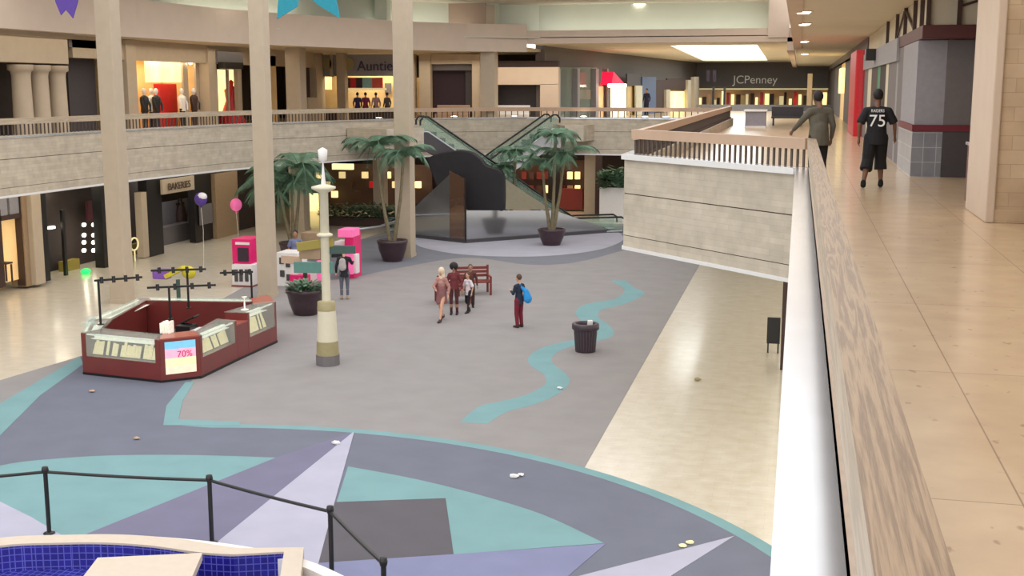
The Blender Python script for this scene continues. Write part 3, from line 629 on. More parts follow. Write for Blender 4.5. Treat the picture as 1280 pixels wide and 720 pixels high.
b = MB(); b.box((2.0, 47.5, 5.1), (2.6, 52.5, 8.3), 0); b.lathe([(.3, 5.1), (.3, 8.3)], (2.3, 47.5, 0), 20); props(obj('red_shop_pier', b, M['red'], bevel=.02), 'glossy red pier at the front of a right hand shop', 'pier')
for y0, y1, m in ((52.5, 70, 'darkbrown'), (70, 76, 'warmwall'), (76, 90, 'darkgrey'), (90, 112, 'dark')):
    b = MB(); b.box((2.4, y0, 5.1), (2.7, y1, 8.4)); trim(b, M[m])
b = MB(); b.box((2.2, 70, 6.6), (2.4, 74, 8.0)); props(obj('lit_shop_sign', b, M['warmlit']), 'glowing warm sign far down the right shop wall', 'sign')
b = MB(); b.box((2.4, 47.5, 8.3), (2.6, 112, 8.8)); trim(b, M['midgrey'])
# maroon bin beside pillar
t = thing('waste_bin', 'tall maroon bin standing behind the tan stone pillar', 'bin', (2.95, 20.3, 5.1))
a = MB(); a.box((2.66, 20.1, 5.1), (3.16, 20.6, 6.0)); obj('body', a, mat('maroon_bin', (96, 34, 40), .4), t, bevel=.02); a = MB(); a.box((2.63, 20.07, 6.0), (3.19, 20.63, 6.05)); obj('lid', a, M['steel'], t, bevel=.01)
# ---- left, lower floor
X = -26
t = shop('lit_corner_shop', 'warm lit shop window at far left under the gallery')
a = MB(); pxbox(a, -40, 262, 28, 356, X=-26.2, t=.1); obj('shop_window', a, mat('warm_lit_window', (225, 185, 125), .5, var=.12, scale=1, emit=.35), t)
a = MB(); pxbox(a, -6, 245, 9, 272, X=-26, t=.2); pxbox(a, 12, 245, 24, 272, X=-26, t=.2); obj('framed_sign', a, M['grey'], t)
a = MB(); pxbox(a, -3, 262, 4, 360, X=-25.95, t=.3); pxbox(a, 28, 240, 31, 358, X=-25.95, t=.3); pxbox(a, 0, 268, 30, 274, X=-25.95, t=.2); obj('window_frame', a, M['darkbrown'], t)
a = MB(); pxbox(a, 8, 328, 16, 330, X=-25.5, t=.4); pxbox(a, 8, 330, 9, 352, X=-25.5, t=.05); pxbox(a, 15, 330, 16, 352, X=-25.5, t=.05); obj('display_stool', a, M['darkbrown'], t)
g = MB(); pxbox(g, 30, 235, 42, 358, X=-25.9, t=.6); trim(g, M['tan'])
g = MB(); pxbox(g, 42, 235, 54, 356, X=-25.7, t=.6); trim(g, M['column'], bevel=.02)
t = shop('dark_arcade', 'dark shop under the left gallery with a strip lamp and rows of small lights')
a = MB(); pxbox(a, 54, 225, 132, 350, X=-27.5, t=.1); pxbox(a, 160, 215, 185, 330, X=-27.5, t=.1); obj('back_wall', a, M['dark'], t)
for q_ in ((54, 232, 60, 352, -26, .4), (128, 222, 134, 335, -26, .4), (80, 262, 83, 345, -26.2, .1)): a = MB(); pxbox(a, *q_[:4], X=q_[4], t=q_[5]); obj('door_frame', a, M['black'], t)
a = MB(); a.box((-27.4, XP(60, 245, -26.6).y, 3.3), (-26.9, XP(90, 245, -26.6).y, 3.38)); obj('strip_lamp', a, M['lamp'], t)
for y in (281, 294, 303, 313):
    for x in (105, 117):
        a = MB(); p = XP(x, y, -26.7); a.ball(p, .1, (.6, 1.2, .8)); obj('small_lamp', a, M['lamp'], t)
for q_ in ((82, 325, 100, 345), (163, 305, 178, 328)): a = MB(); pxbox(a, *q_, X=-26.9, t=.3); obj('yellow_seat', a, M['olive'], t)
a = MB(); pxbox(a, 62, 283, 69, 286, X=-26.5, t=.1); obj('lit_shelf', a, M['lamp'], t)
a = MB(); pxbox(a, 110, 250, 127, 275, X=-27, t=.1); obj('maroon_panel', a, mat('dark_maroon', (70, 20, 32), .6), t)
p = XP(107, 338, -25.9); a = MB(); p.z = .1; a.ball(p, .2, (.8, 1.2, .5)); props(obj('green_floor_lamp', a, M['green_led']), 'glowing green lamp at the foot of the dark shop', 'lamp')
p = XP(165, 305, -26); a = MB(); pts = [(-25.9, p.y + .3 * math.cos(k * math.pi / 8), p.z + .25 * math.sin(k * math.pi / 8)) for k in range(17)]; a.tube(pts, .035); a.tube([(-25.9, p.y, 0), (-25.9, p.y, p.z - .25)], .03); props(obj('ring_lamp', a, M['paper']), 'pale ring light low in the shop right of the left column', 'lamp')
g = MB(); pxbox(g, 178, 240, 185, 322, X=-25.9, t=.3); trim(g, M['column'])
g = MB(); pxbox(g, 185, 215, 203, 320, X=-25.9, t=.4); pxbox(g, 243, 215, 272, 300, X=-26.2, t=.3); trim(g, M['black'])
t = shop('bakery_doorway', 'doorway with pale sign panel and a white counter, left lower shops')
a = MB(); pxbox(a, 203, 222, 243, 240, X=-25.7, t=.1); obj('sign_panel', a, M['column'], t)
p = XP(224, 232, -25.66); text('lettering', 'BAKERIES', M['darkbrown'], (-25.64, p.y, p.z), .42, (math.pi / 2, 0, math.pi / 2), t, .01, sx=1.1)
a = MB(); pxbox(a, 203, 250, 240, 281, X=-28, t=.1); obj('poster_wall', a, M['grey'], t)
a = MB(); p = XP(226, 272, -27.9); a.lathe([(.26, 0), (.3, .5), (.2, .9), (.1, 1.1), (.09, 1.3)], (-27.9, p.y, p.z - .4), 14); a.box((-27.95, p.y - .3, p.z + .6), (-27.85, p.y + .3, p.z + .7)); obj('dark_figure_display', a, M['darkbrown'], t)
a = MB(); pxbox(a, 203, 281, 240, 304, X=-27.2, t=.5); obj('counter', a, M['midgrey'], t)
area('bakery_light', (-27.2, 47.3, 3.4), 1.4, 25, (1, .95, .9), sy=2)
a = MB(); pxbox(a, 250, 255, 266, 280, X=-26.1, t=.05); props(obj('framed_poster', a, M['midgrey']), 'grey poster on the dark wall right of the bakery doorway', 'poster')
g = MB(); pxbox(g, 270, 215, 298, 302, X=-26, t=.4); trim(g, M['tan'])
g = MB(); pxbox(g, 298, 210, 345, 300, X=-26.5, t=.2); trim(g, M['dark'])
for (x, y, m, lab) in ((251, 249, M['purpleban'], 'purple balloon with white top hanging before the left shops'), (295, 256, M['pink'], 'magenta balloon hanging near the pink kiosk')):
    p = GP(x, y, 2.3); p = XP(x, y, -22.2); t = thing('balloon', lab, 'balloon', p, 'round balloons near the left shops')
    a = MB(); a.ball(p, .24, (1, 1, 1.1)); a.lathe([(.001, -.32), (.05, -.32), (.02, -.25)], p, 8); obj('balloon_skin', a, m, t)
    if x == 251: a = MB(); a.ball(p + Vector((0.06, -.02, .1)), .2, (1, 1, .8)); obj('white_cap', a, M['white'], t)
    a = MB(); a.tube([p + Vector((0, 0, -.3)), p + Vector((.05, 0, -1.2)), (p.x, p.y, .01)], .008, 5); obj('string', a, M['white'], t)
# ---- far lower shops Y=68
t = shop('restaurant_front', 'warm red lit lower shop behind the palms')
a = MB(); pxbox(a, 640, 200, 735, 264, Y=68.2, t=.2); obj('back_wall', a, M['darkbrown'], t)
random.seed(11)
for k in range(16):
    x = 652 + (k % 8) * 9.5; y = 215 + (k // 8) * 17; a = MB(); pxbox(a, x, y, x + 6, y + 9, Y=67.6, t=.2)
    obj('lit_display', a, [M['red'], M['warmlit'], M['woodpink'], M['maroon'], M['darkbrown']][random.randrange(5)], t)
a = MB(); pxbox(a, 685, 205, 700, 262, Y=67, t=.3); obj('dark_door', a, M['black'], t)
a = MB(); pxbox(a, 700, 236, 728, 262, Y=66.8, t=.5); obj('counter', a, M['maroon'], t)
area('restaurant_light', (-14, 66, 3.4), 4, 60, (1, .6, .35), sy=1.5)
t = shop('food_shop', 'lit lower shop with red and cream goods behind the left palms')
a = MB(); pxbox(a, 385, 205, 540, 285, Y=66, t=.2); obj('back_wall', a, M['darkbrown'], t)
for k in range(14):
    x = 395 + k * 9.5; y = 215 + (k % 3) * 12; a = MB(); pxbox(a, x, y, x + 7, y + 8, Y=65.5, t=.2)
    obj('lit_display', a, [M['warmlit'], M['red'], M['warmwall'], M['darkbrown'], M['paper']][random.randrange(5)], t)
a = MB(); pxbox(a, 415, 205, 440, 212, Y=64.6, t=.3); obj('lamp_panel', a, M['warmlit'], t)
a = MB(); pxbox(a, 380, 242, 396, 272, Y=63.5, t=.3); obj('glowing_window', a, M['warmlit'], t)
a = MB(); pxbox(a, 440, 258, 540, 285, Y=64.5, t=.4); obj('green_counter_wall', a, M['dteal'], t)
area('food_shop_light', (-22, 64, 3.4), 4, 60, (1, .75, .5), sy=1.5)
g = MB(); pxbox(g, 744, 194, 752, 268, Y=64, t=.3); trim(g, M['darkbrown'])
g = MB(); g.box((-13.4, 69, 0), (-3, 69.3, 3.6)); struct('wall_far_lower', g, M['dark'])
rh = random.Random(9); t = thing('hedge_planter', 'low dark green hedge behind the left palms under the gallery', 'planter', (-20.5, 57.2, 0))
a = MB(); a.box((-23.5, 56.9, 0), (-18.9, 57.4, .45)); obj('planter_box', a, M['darkbrown'], t)
a = MB()
for k in range(12): q = leaves2((-23.3 + k * .38, 57.15, .42), 90, .3, .8, .28, rh); a.add(q.v, q.f)
obj('leaves', a, M['leaf'], t)
# curved grey rail near food shop
a = MB(); a.tube([GP(x, y, 0) + Vector((0, 0, 1.0)) for x, y in ((428, 318), (450, 316), (475, 312), (500, 303), (520, 292))], .06); props(obj('curved_handrail', a, M['steel']), 'curved steel handrail sweeping to the foot of the escalator', 'handrail')
# ================================================================== ESCALATORS
def escalator(label, lo, hi, zhi, side_m, under_m, w=1.3, fb=.5, ft=.2, bh=.72):
    lo = Vector((*lo, 0)); hi = Vector((*hi, 0)); d = (hi - lo).normalized(); n = Vector((-d.y, d.x, 0)); Lh = (hi - lo).length
    t = thing('escalator', label, 'escalator', lo, 'crossing escalators'); 
    def P(s, side, z): return lo + d * s + n * side + Vector((0, 0, z))
    def zs(s): return max(0, min(1, (s - fb) / (Lh - fb - ft))) * zhi
    # truss
    for mi, z0, z1, nm, m in ((0, -.75, .02, 'truss', under_m),):
        a = MB()
        for s0, s1 in ((-0.2, fb), (fb, Lh - ft), (Lh - ft, Lh + .2)):
            vs = []
            for s in (s0, s1):
                for sd in (-w / 2, w / 2):
                    b = zs(s)
                    vs += [P(s, sd, max(0, b + z0 - .1)), P(s, sd, b + z1)]
            a.add(vs, [(0, 1, 3, 2), (4, 6, 7, 5), (0, 4, 5, 1), (2, 3, 7, 6), (1, 5, 7, 3), (0, 2, 6, 4)])
        obj(nm, a, m, t)
    a = MB(); k = int((Lh - fb - ft) / .4)
    for i in range(k):
        s = fb + i * (Lh - fb - ft) / k; z = zs(s + .2); a.beam(P(s + .2, -w / 2 + .15, z + .1), P(s + .2, w / 2 - .15, z + .1), .4, .2)
    obj('steps', a, M['darkgrey'], t)
    for sd in (-w / 2 + .04, w / 2 - .04):
        a = MB(); ss = [0, fb, Lh - ft, Lh]
        for s0, s1 in zip(ss, ss[1:]):
            vs = [P(s0, sd, zs(s0)), P(s1, sd, zs(s1)), P(s1, sd, zs(s1) + bh), P(s0, sd, zs(s0) + bh)]; q = n * .015
            a.add([v - q for v in vs] + [v + q for v in vs], [(0, 1, 2, 3), (7, 6, 5, 4), (0, 4, 5, 1), (1, 5, 6, 2), (2, 6, 7, 3), (3, 7, 4, 0)])
        gl = obj('balustrade', a, side_m, t)
        a = MB(); a.tube([P(-.15, sd, bh * .5), P(-.12, sd, bh * .9), P(.05, sd, bh + .03)] + [P(s, sd, zs(s) + bh + .03) for s in (fb, Lh - ft)] + [P(Lh, sd, zhi + bh + .03), P(Lh + .15, sd, zhi + bh * .8), P(Lh + .15, sd, zhi + bh * .5)], .045); obj('handrail', a, M['black'], gl)
        a = MB(); a.tube([P(s, sd, zs(s) + .06) for s in (0, fb, Lh - ft, Lh)], .05); obj('skirt_trim', a, M['steel'], gl)
    return t
escalator('escalator rising from the lower left up to the right', (-18.9, 54.6), (-11.9, 59.0), 4.85, M['greenglass'], M['steel'], fb=.6)
escalator('escalator rising from the lower right up to the left', (-8.4, 58.0), (-17.0, 53.6), 4.85, M['greenglass'], M['darkgrey'], fb=2.4)
g = MB(); g.prism([(-16.7, 53.0), (-17.3, 54.3), (-19.2, 55.4), (-20.2, 52.4), (-18, 51.6)], 4.2, 5.08); struct('floor_landing_left', g, M['stone'])
g = MB(); g.prism([(-11.8, 59.8), (-11.2, 58.6), (-10.3, 58.8), (-10.0, 60.4), (-12.2, 60.4)], 4.3, 5.08); struct('floor_landing_right', g, M['stone'])
# mirrored wall below escalator
t = thing('glass_screen', 'tall glass panels screening the space below the crossing escalators', 'glass screen', (-14.4, 51.8, 0))
A = Vector((-14.4, 51.8, 0)); B = Vector((-8.7, 57.3, 0)); n = Vector((-.7, .72, 0)) * .06
def AP(x, y):
    r = ray(x, y); m_ = Vector((B.y - A.y, -(B.x - A.x))); k = (m_.dot(A.to_2d()) - 0) / (m_.x * r.x + m_.y * r.y); return Vector((r.x * k, r.y * k, max(.1, ZC + r.z * k)))
def slab3(P, mb): 
    q = n; N_ = len(P); mb.add(P + [v + q for v in P], [tuple(range(N_)), tuple(range(2 * N_ - 1, N_ - 1, -1))] + [(i, i + N_, (i + 1) % N_ + N_, (i + 1) % N_) for i in range(N_)]); return mb
obj('lower_mirror_panel', slab3([AP(*q) for q in ((583, 304), (765, 291), (752, 283), (692, 263), (583, 263))], MB()), M['mirror'], t)
obj('beige_reflection_panel', slab3([AP(*q) for q in ((632, 262), (690, 262), (660, 243), (632, 224))], MB()), M['olivebeige'], t)  # wall reflected in the mirror, painted as a solid beige panel
a = MB(); a.beam(A + Vector((0, -.04, .08)), B + Vector((0, -.04, .08)), .14, .16); C2 = Vector((-17.4, 53.3, 0)); a.beam(A + Vector((0, -.04, .08)), C2 + Vector((0, 0, .08)), .14, .16); obj('base_rail', a, M['darkgrey'], t)
a = MB(); C1 = Vector((-15.3, 52.3, 0)); vs = [C1, A, A + Vector((0, 0, 2.75)), C1 + Vector((0, 0, 3.1))]; a.add([v + Vector((0, 0, .12)) for v in vs] + [v + Vector((0, .05, .12)) for v in vs], [(0, 1, 2, 3), (7, 6, 5, 4), (0, 4, 5, 1), (1, 5, 6, 2), (2, 6, 7, 3), (3, 7, 4, 0)]); obj('bronze_glass_panel', a, M['brownglass'], t)
a = MB(); vs = [C2, C1, C1 + Vector((0, 0, 2.9)), C2 + Vector((0, 0, 1.2))]; a.add([v + Vector((0, 0, .12)) for v in vs] + [v + Vector((0, .05, .12)) for v in vs], [(0, 1, 2, 3), (7, 6, 5, 4), (0, 4, 5, 1), (1, 5, 6, 2), (2, 6, 7, 3), (3, 7, 4, 0)]); obj('pale_mirror_panel', a, M['mirror'], t)
a = MB(); a.beam(A + Vector((0, -.03, .1)), A + Vector((0, -.03, 2.9)), .07, .07); obj('corner_post', a, M['black'], t)
# solid black shape added to stand in for the dark area under the escalators
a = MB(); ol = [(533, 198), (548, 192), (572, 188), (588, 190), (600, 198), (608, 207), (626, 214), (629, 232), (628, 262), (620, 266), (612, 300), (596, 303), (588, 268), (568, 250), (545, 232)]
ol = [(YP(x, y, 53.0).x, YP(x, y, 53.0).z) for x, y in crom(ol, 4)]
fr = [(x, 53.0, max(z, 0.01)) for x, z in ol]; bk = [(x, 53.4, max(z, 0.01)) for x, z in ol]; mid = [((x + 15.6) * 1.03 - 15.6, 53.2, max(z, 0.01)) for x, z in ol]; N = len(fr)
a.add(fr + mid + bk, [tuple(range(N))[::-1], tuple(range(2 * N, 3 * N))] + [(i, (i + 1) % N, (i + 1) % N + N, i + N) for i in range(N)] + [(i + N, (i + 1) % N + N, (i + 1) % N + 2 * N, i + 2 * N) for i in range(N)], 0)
props(obj('black_mass_standin', a, M['darkmass'], bevel=.05), 'large black rounded shape standing in for the dark area at the crossing escalators', 'rock feature')

# ================================================================== PALMS
def frond(length, droop, rng, m):
    a = MB(); n = 14; pts = []
    for i in range(n + 1):
        s = i / n; pts.append(Vector((0, length * (s * .95 - .2 * s * s * droop), length * (.95 * s - (.45 + droop) * s ** 2))))
    a.tube(pts, [.03 * (1 - .8 * i / n) for i in range(n + 1)], 5)
    for i in range(2, n * 3):
        s = i / (n * 3); k = s * n; j = min(int(k), n - 1); p = pts[j].lerp(pts[j + 1], k - j); tg = (pts[j + 1] - pts[j]).normalized()
        ll = length * .42 * math.sin(math.pi * (.12 + .85 * s)) ** .7 * rng.uniform(.85, 1.1)
        for sd in (-1, 1):
            d = (Vector((sd, 0, 0)) * .8 + tg * .55 + Vector((0, 0, -.12 - .3 * droop))).normalized(); w = tg * .013 + Vector((0, 0, .006))
            q = p + d * ll * .55 + Vector((0, 0, .03)); e = p + d * ll + Vector((0, 0, -ll * .2))
            a.add([p - w, p + w, q + w * .9, e, q - w * .9], [(0, 1, 2, 3, 4)])
    return a
def palm(label, x, y, potr, poth, crowns, seed, group='potted palms', leaf=M['leaf']):
    rng = random.Random(seed); t = thing('potted_palm', label, 'palm', (x, y, 0), group)
    a = MB(); a.lathe([(potr * .62, .0), (potr * .66, .04), (potr * .92, poth * .55), (potr, poth * .85), (potr * 1.04, poth * .88), (potr * 1.04, poth), (potr * .93, poth), (potr * .9, poth - .08)], (x, y, 0), 28)
    pot = obj('pot', a, M['pot'], t)
    a = MB(); a.lathe([(potr * .9, poth - .1), (.001, poth - .05)], (x, y, 0), 20); obj('soil', a, M['soil'], pot)
    for i, (dx, dy, h, fl, nf) in enumerate(crowns):
        a = MB(); b = Vector((x + dx * .15, y + dy * .15, poth - .1)); top = Vector((x + dx, y + dy, h)); m_ = b.lerp(top, .5) + Vector((dx * .1, 0, 0))
        a.tube([b, b.lerp(m_, .5) , m_, m_.lerp(top, .5), top], [.09, .08, .065, .06, .075], 8); obj('trunk', a, M['trunk'], t)
        for k in range(max(7, int(nf * .72))):
            ang = 2 * math.pi * k / max(7, int(nf * .72)) + rng.uniform(-.2, .2); dr = rng.choice([.3, .5, .75, 1.0]) * rng.uniform(.9, 1.1)
            f = frond(fl * rng.uniform(.85, 1.1), dr, rng, leaf); R = Matrix.Rotation(ang, 3, 'Z'); f.v = [R @ v + top for v in f.v]; obj('frond', f, leaf, t)
    return t
palm('large bushy potted palm behind the pink kiosk, beside the tall column', -19.6, 44.6, .55, .8, [(0, 0, 3.2, 2.1, 14), (.3, .2, 3.7, 1.9, 9), (-.4, -.2, 2.8, 2.0, 7)], 1)
palm('potted palm with twin crowns left of the beige column', -15.75, 45.6, .6, .87, [(-.75, .4, 4.5, 1.7, 13), (.6, -.2, 4.2, 1.5, 12)], 2)
palm('slender drooping potted palm in front of the glass screen', -12.95, 54.0, .55, .8, [(-.3, 0, 3.2, 1.3, 10), (.35, 0, 3.9, 1.4, 9)], 3)
palm('tallest slender potted palm, right of the escalators', -10.5, 52.0, .6, .74, [(0.15, 0, 4.75, 1.4, 12), (.5, .2, 3.9, 1.7, 10), (-.5, .3, 3.5, 1.5, 9)], 4)
# bushy pot
t = thing('shrub_pot', 'dark round pot of low green leaves beside the sign post', 'plant pot', (-14.6, 34.0, 0))
a = MB(); a.lathe([(.34, 0), (.38, .05), (.5, .4), (.56, .68), (.6, .7), (.6, .8), (.54, .8), (.52, .7)], (-14.6, 34, 0), 28); obj('pot', a, M['pot'], t)
a = MB(); a.lathe([(.53, .7), (.001, .74)], (-14.6, 34, 0), 20); obj('soil', a, M['soil'], t)
rng = random.Random(5)
def leaves(c, n, r, h, size, rng):
    a = MB()
    for k in range(n):
        an = rng.uniform(0, 6.28); rr = r * rng.random() ** .5; p = Vector((c[0] + rr * math.cos(an), c[1] + rr * math.sin(an), c[2] + rng.uniform(0, h) * (1 - .5 * rr / r)))
        d = Vector((math.cos(an) + rng.uniform(-.5, .5), math.sin(an) + rng.uniform(-.5, .5), rng.uniform(-.2, .7))).normalized(); s = d.cross(Vector((0, 0, 1))).normalized() * size * .3
        a.add([p, p + d * size * .5 + s, p + d * size, p + d * size * .5 - s], [(0, 1, 2, 3)])
    return a
obj('leaves', leaves((-14.6, 34, .72), 260, .52, .4, .2, rng), M['leaf'], t)
# white planter far right
p = GP(750, 272); t = thing('white_planter', 'tall white planter box with bushy plants beyond the stone bay', 'planter', (-9.3, 63.6, 0))
t.location = (-9.2, 62.9, 0)
a = MB(); a.box((-10.05, 62.4, 0), (-8.3, 63.4, 1.75)); obj('box', a, M['white'], t, bevel=.02)
obj('leaves', leaves((-9.2, 62.9, 1.75), 420, .85, 1.1, .45, rng), M['leaf2'], t)
a = MB(); a.box((-9.98, 62.45, 1.7), (-8.37, 63.35, 1.78)); obj('soil', a, M['soil'], t)
# ================================================================== JEWELLERY KIOSK
t = thing('jewellery_kiosk', 'maroon ring shaped jewellery kiosk with glass display cases', 'kiosk', (-15.3, 28, 0))
A0, B0, C0_, D0, E0, F0, G0, H0 = (-16.75, 25.35), (-14.45, 25.0), (-13.75, 25.65), (-13.75, 27.6), (-13.7, 29.9), (-14.4, 30.95), (-18.1, 30.4), (-17.6, 27.0)
outer = [A0, B0, C0_, D0, E0, F0, G0, H0]
def seg(p, q, d=.6):
    p = Vector(p); q = Vector(q); u = (q - p).normalized(); n = Vector((-u.y, u.x)); return p, q, u, n
cx, cy = -15.7, 28.0
def inn(p, k=.62): 
    v = Vector((p[0] - cx, p[1] - cy)); L_ = v.length; return (cx + v.x * (L_ - k) / L_, cy + v.y * (L_ - k) / L_)
def counter(name, p, q, z0, z1, m, parent, bev=.01, k=.62, top=None):
    a = MB(); a.prism([p, q, inn(q, k), inn(p, k)], z0, z1); o = obj(name, a, m, parent, bevel=bev); return o
def quad3(p, q, s0, s1): p = Vector(p); q = Vector(q); return p.lerp(q, s0), p.lerp(q, s1)
HT = 1.04
def showcase(p, q, z0, z1, parent, seed, s0=.06, s1=.94):
    p = Vector((*p, 0)); q = Vector((*q, 0)); a0 = p.lerp(q, s0); a1 = p.lerp(q, s1)
    n = Vector(((q - p).y, -(q - p).x, 0)).normalized()
    if n.dot(Vector((cx, cy, 0)) - p) > 0: n = -n
    b = counter('display_case', tuple(p[:2]), tuple(q[:2]), 0.07, z0, M['maroon'], parent)
    a = MB()
    for u0, u1 in ((0, s0), (s1, 1)):
        c0 = p.lerp(q, u0); c1 = p.lerp(q, u1); a.prism([c0[:2], c1[:2], inn(c1, .5), inn(c0, .5)], z0, z1)
    a.prism([inn(p, .5), inn(q, .5), inn(q, .62), inn(p, .62)], z0, z1); obj('case_frame', a, M['maroon'], b)
    a = MB(); a.prism([inn(p, 0), inn(q, 0), inn(q, .62), inn(p, .62)], z1, z1 + .02)
    vs = [a0 + Vector((0, 0, z0)), a1 + Vector((0, 0, z0)), a1 + Vector((0, 0, z1)), a0 + Vector((0, 0, z1))]; e = -n * .01
    a.add(vs + [v + e for v in vs], [(0, 1, 2, 3), (7, 6, 5, 4), (0, 4, 5, 1), (1, 5, 6, 2), (2, 6, 7, 3), (3, 7, 4, 0)]); obj('case_glass', a, M['glass'], b)
    a = MB(); rg = random.Random(seed); L_ = (a1 - a0).length; k = int(L_ / .085); u = (a1 - a0).normalized()
    for i in range(k):
        c = a0 + u * (i + .5) * L_ / k - n * .18; hh = (z1 - z0) * rg.uniform(.5, .66); c0 = c + Vector((0, 0, z0 + .02)); c1 = c - n * .1 + Vector((0, 0, z0 + hh))
        if rg.random() < .12: continue
        a.beam(c0, c1, .075, .015, up=n)
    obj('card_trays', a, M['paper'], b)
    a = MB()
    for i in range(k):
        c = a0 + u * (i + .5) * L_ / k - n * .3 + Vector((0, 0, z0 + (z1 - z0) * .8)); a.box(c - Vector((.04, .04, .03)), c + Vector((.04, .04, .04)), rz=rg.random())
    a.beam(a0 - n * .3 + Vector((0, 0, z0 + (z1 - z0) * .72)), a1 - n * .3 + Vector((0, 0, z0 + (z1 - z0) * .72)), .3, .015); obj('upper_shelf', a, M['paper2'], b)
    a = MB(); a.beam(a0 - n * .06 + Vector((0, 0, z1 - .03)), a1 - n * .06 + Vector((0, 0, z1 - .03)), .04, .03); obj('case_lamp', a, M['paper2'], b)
    return b
showcase(A0, B0, .48, HT, t, 1)
o = counter('poster_corner', B0, C0_, .07, HT, M['maroon'], t)
p = Vector((*B0, 0)); q = Vector((*C0_, 0)); n = Vector((.7, -.7, 0)).normalized()
a = MB(); c0 = p.lerp(q, .12); c1 = p.lerp(q, .88); hh = [(.3, (232, 224, 170)), (.52, (236, 170, 190)), (.78, (110, 180, 215))]
for i, (z, c) in enumerate(((.2, (240, 216, 190)), (.38, (238, 230, 176)), (.58, (236, 170, 195)), (.8, (120, 186, 216)))):
    pm = mat('poster_tint_%s' % ['peach', 'yellow', 'pink', 'blue'][i], c, .5, emit=.3)
    z1 = (.38, .58, .8, .98)[i]; vs = [c0 + n * .006 + Vector((0, 0, z)), c1 + n * .006 + Vector((0, 0, z)), c1 + n * .006 + Vector((0, 0, z1)), c0 + n * .006 + Vector((0, 0, z1))]
    a.add(vs + [v + n * .012 for v in vs], [(3, 2, 1, 0), (4, 5, 6, 7), (4, 0, 1, 5), (5, 1, 2, 6), (6, 2, 3, 7), (7, 3, 0, 4)], i)
po = obj('sale_poster', a, [bpy.data.materials['poster_tint_%s' % k] for k in ('peach', 'yellow', 'pink', 'blue')], o)
po.location = (0, 0, 0)
text('poster_lettering', '70%', M['magenta'], p.lerp(q, .6) + n * .03 + Vector((0, 0, .66)), .22, (math.pi / 2, 0, math.atan2((q - p).y, (q - p).x)), o, .003)
showcase(C0_, D0, .5, HT, t, 2)
low = counter('plain_counter', D0, (-13.73, 28.2), .07, .92, M['maroon'], t, k=.6)
showcase((-13.73, 28.2), E0, .48, 1.14, t, 3)
c_ = counter('back_counter', E0, F0, .07, 1.1, M['maroon'], t)
showcase(F0, G0, .6, 1.0, t, 4)
showcase(G0, H0, .6, 1.0, t, 5)
showcase(H0, A0, .6, 1.0, t, 6)
for (p_, q_, z) in ((B0, C0_, HT), (D0, (-13.73, 28.2), .92), (E0, F0, 1.1)):
    a = MB(); a.prism([p_, q_, inn(q_, .64), inn(p_, .64)], z, z + .03); obj('red_counter_top', a, M['maroontop'], t, bevel=.005)
a = MB(); s = [inn(p, .03) for p in outer]; a.prism([inn(p, -.01) for p in outer], 0, .07); obj('dark_plinth', a, M['black'], t)
a = MB(); a.prism([inn(p, .66) for p in outer], .07, .1); obj('inner_floor', a, M['darkbrown'], t)
# light stands
def stand(x, y, h, pts, label, group='black track light stands on the kiosk'):
    b = GP(x, y, HT); s = thing('light_stand', label, 'light stand', b, group)
    a = MB(); a.tube([b + Vector((0, 0, .02)), b + Vector((0, 0, h))], .03, 8); a.lathe([(.08, .02), (.08, .04)], b, 12); obj('pole', a, M['black'], s)
    l = b + Vector((pts[0], pts[1], h)); r = b + Vector((pts[2], pts[3], h)); a = MB(); a.beam(l, r, .05, .05); obj('track_bar', a, M['black'], s)
    for k in (.15, .4, .65, .9):
        c = l.lerp(r, k); a = MB(); a.tube([c + Vector((0, 0, .08)), c + Vector((.02, -.02, -.08))], .045, 8); obj('spotlight', a, M['black'], s)
stand(126, 407, 1.15, (-.05, -.1, .8, .7), 'leftmost black light stand on the jewellery kiosk')
stand(213, 400, .85, (-.5, -.2, 1.0, .6), 'black light stand at the front middle of the jewellery kiosk')
stand(236, 386, 1.05, (-.9, -.3, .4, .3), 'tallest black light stand at the back middle of the jewellery kiosk')
stand(315, 374, .78, (-.75, -.4, .05, .02), 'rightmost black light stand on the jewellery kiosk')
# things on the kiosk
b = Vector((-14.75, 25.75, HT + .02)); a = MB()
for k in range(4): a.box((b.x - .05 + k * .07, b.y - .1, b.z), (b.x - .0 + k * .07, b.y + .12, b.z + .25 + .04 * (k % 2)))
props(obj('catalogue_rack', a, M['paper2'], bevel=.004), 'small rack of pale catalogues on the kiosk corner', 'catalogues')
t2 = thing('cash_register', 'black cash register with papers inside the jewellery kiosk', 'cash register', (-14.9, 27.2, .1))
a = MB(); a.box((-15.4, 27.0, .1), (-14.6, 27.7, .8)); obj('desk', a, M['black'], t2, bevel=.01)
a = MB(); a.box((-15.2, 27.1, .8), (-14.8, 27.5, .95)); a.beam((-15.2, 27.5, .95), (-14.8, 27.5, 1.15), .3, .04); obj('till', a, M['black'], t2, bevel=.01)
a = MB(); a.box((-15.35, 27.4, .8), (-15.0, 27.68, .83)); a.box((-14.8, 27.1, .8), (-14.62, 27.6, .84)); obj('papers', a, M['white'], t2)
a = MB(); a.ball((-17.2, 26.5, 1.12), .13, (1, 1, .8)); a.box((-17.3, 26.2, 1.02), (-17.0, 26.4, 1.1)); props(obj('clear_gift_bag', a, M['glass']), 'clear wrapped parcel on the left end of the kiosk', 'parcel')
a = MB(); c = Vector((-13.95, 28.5, 1.16)); a.lathe([(.1, 0), (.1, .02), (.02, .04), (.02, .3), (.08, .35), (.001, .36)], c, 12); props(obj('earring_display', a, M['paper2']), 'small silver earring stand on the raised right case', 'display stand')
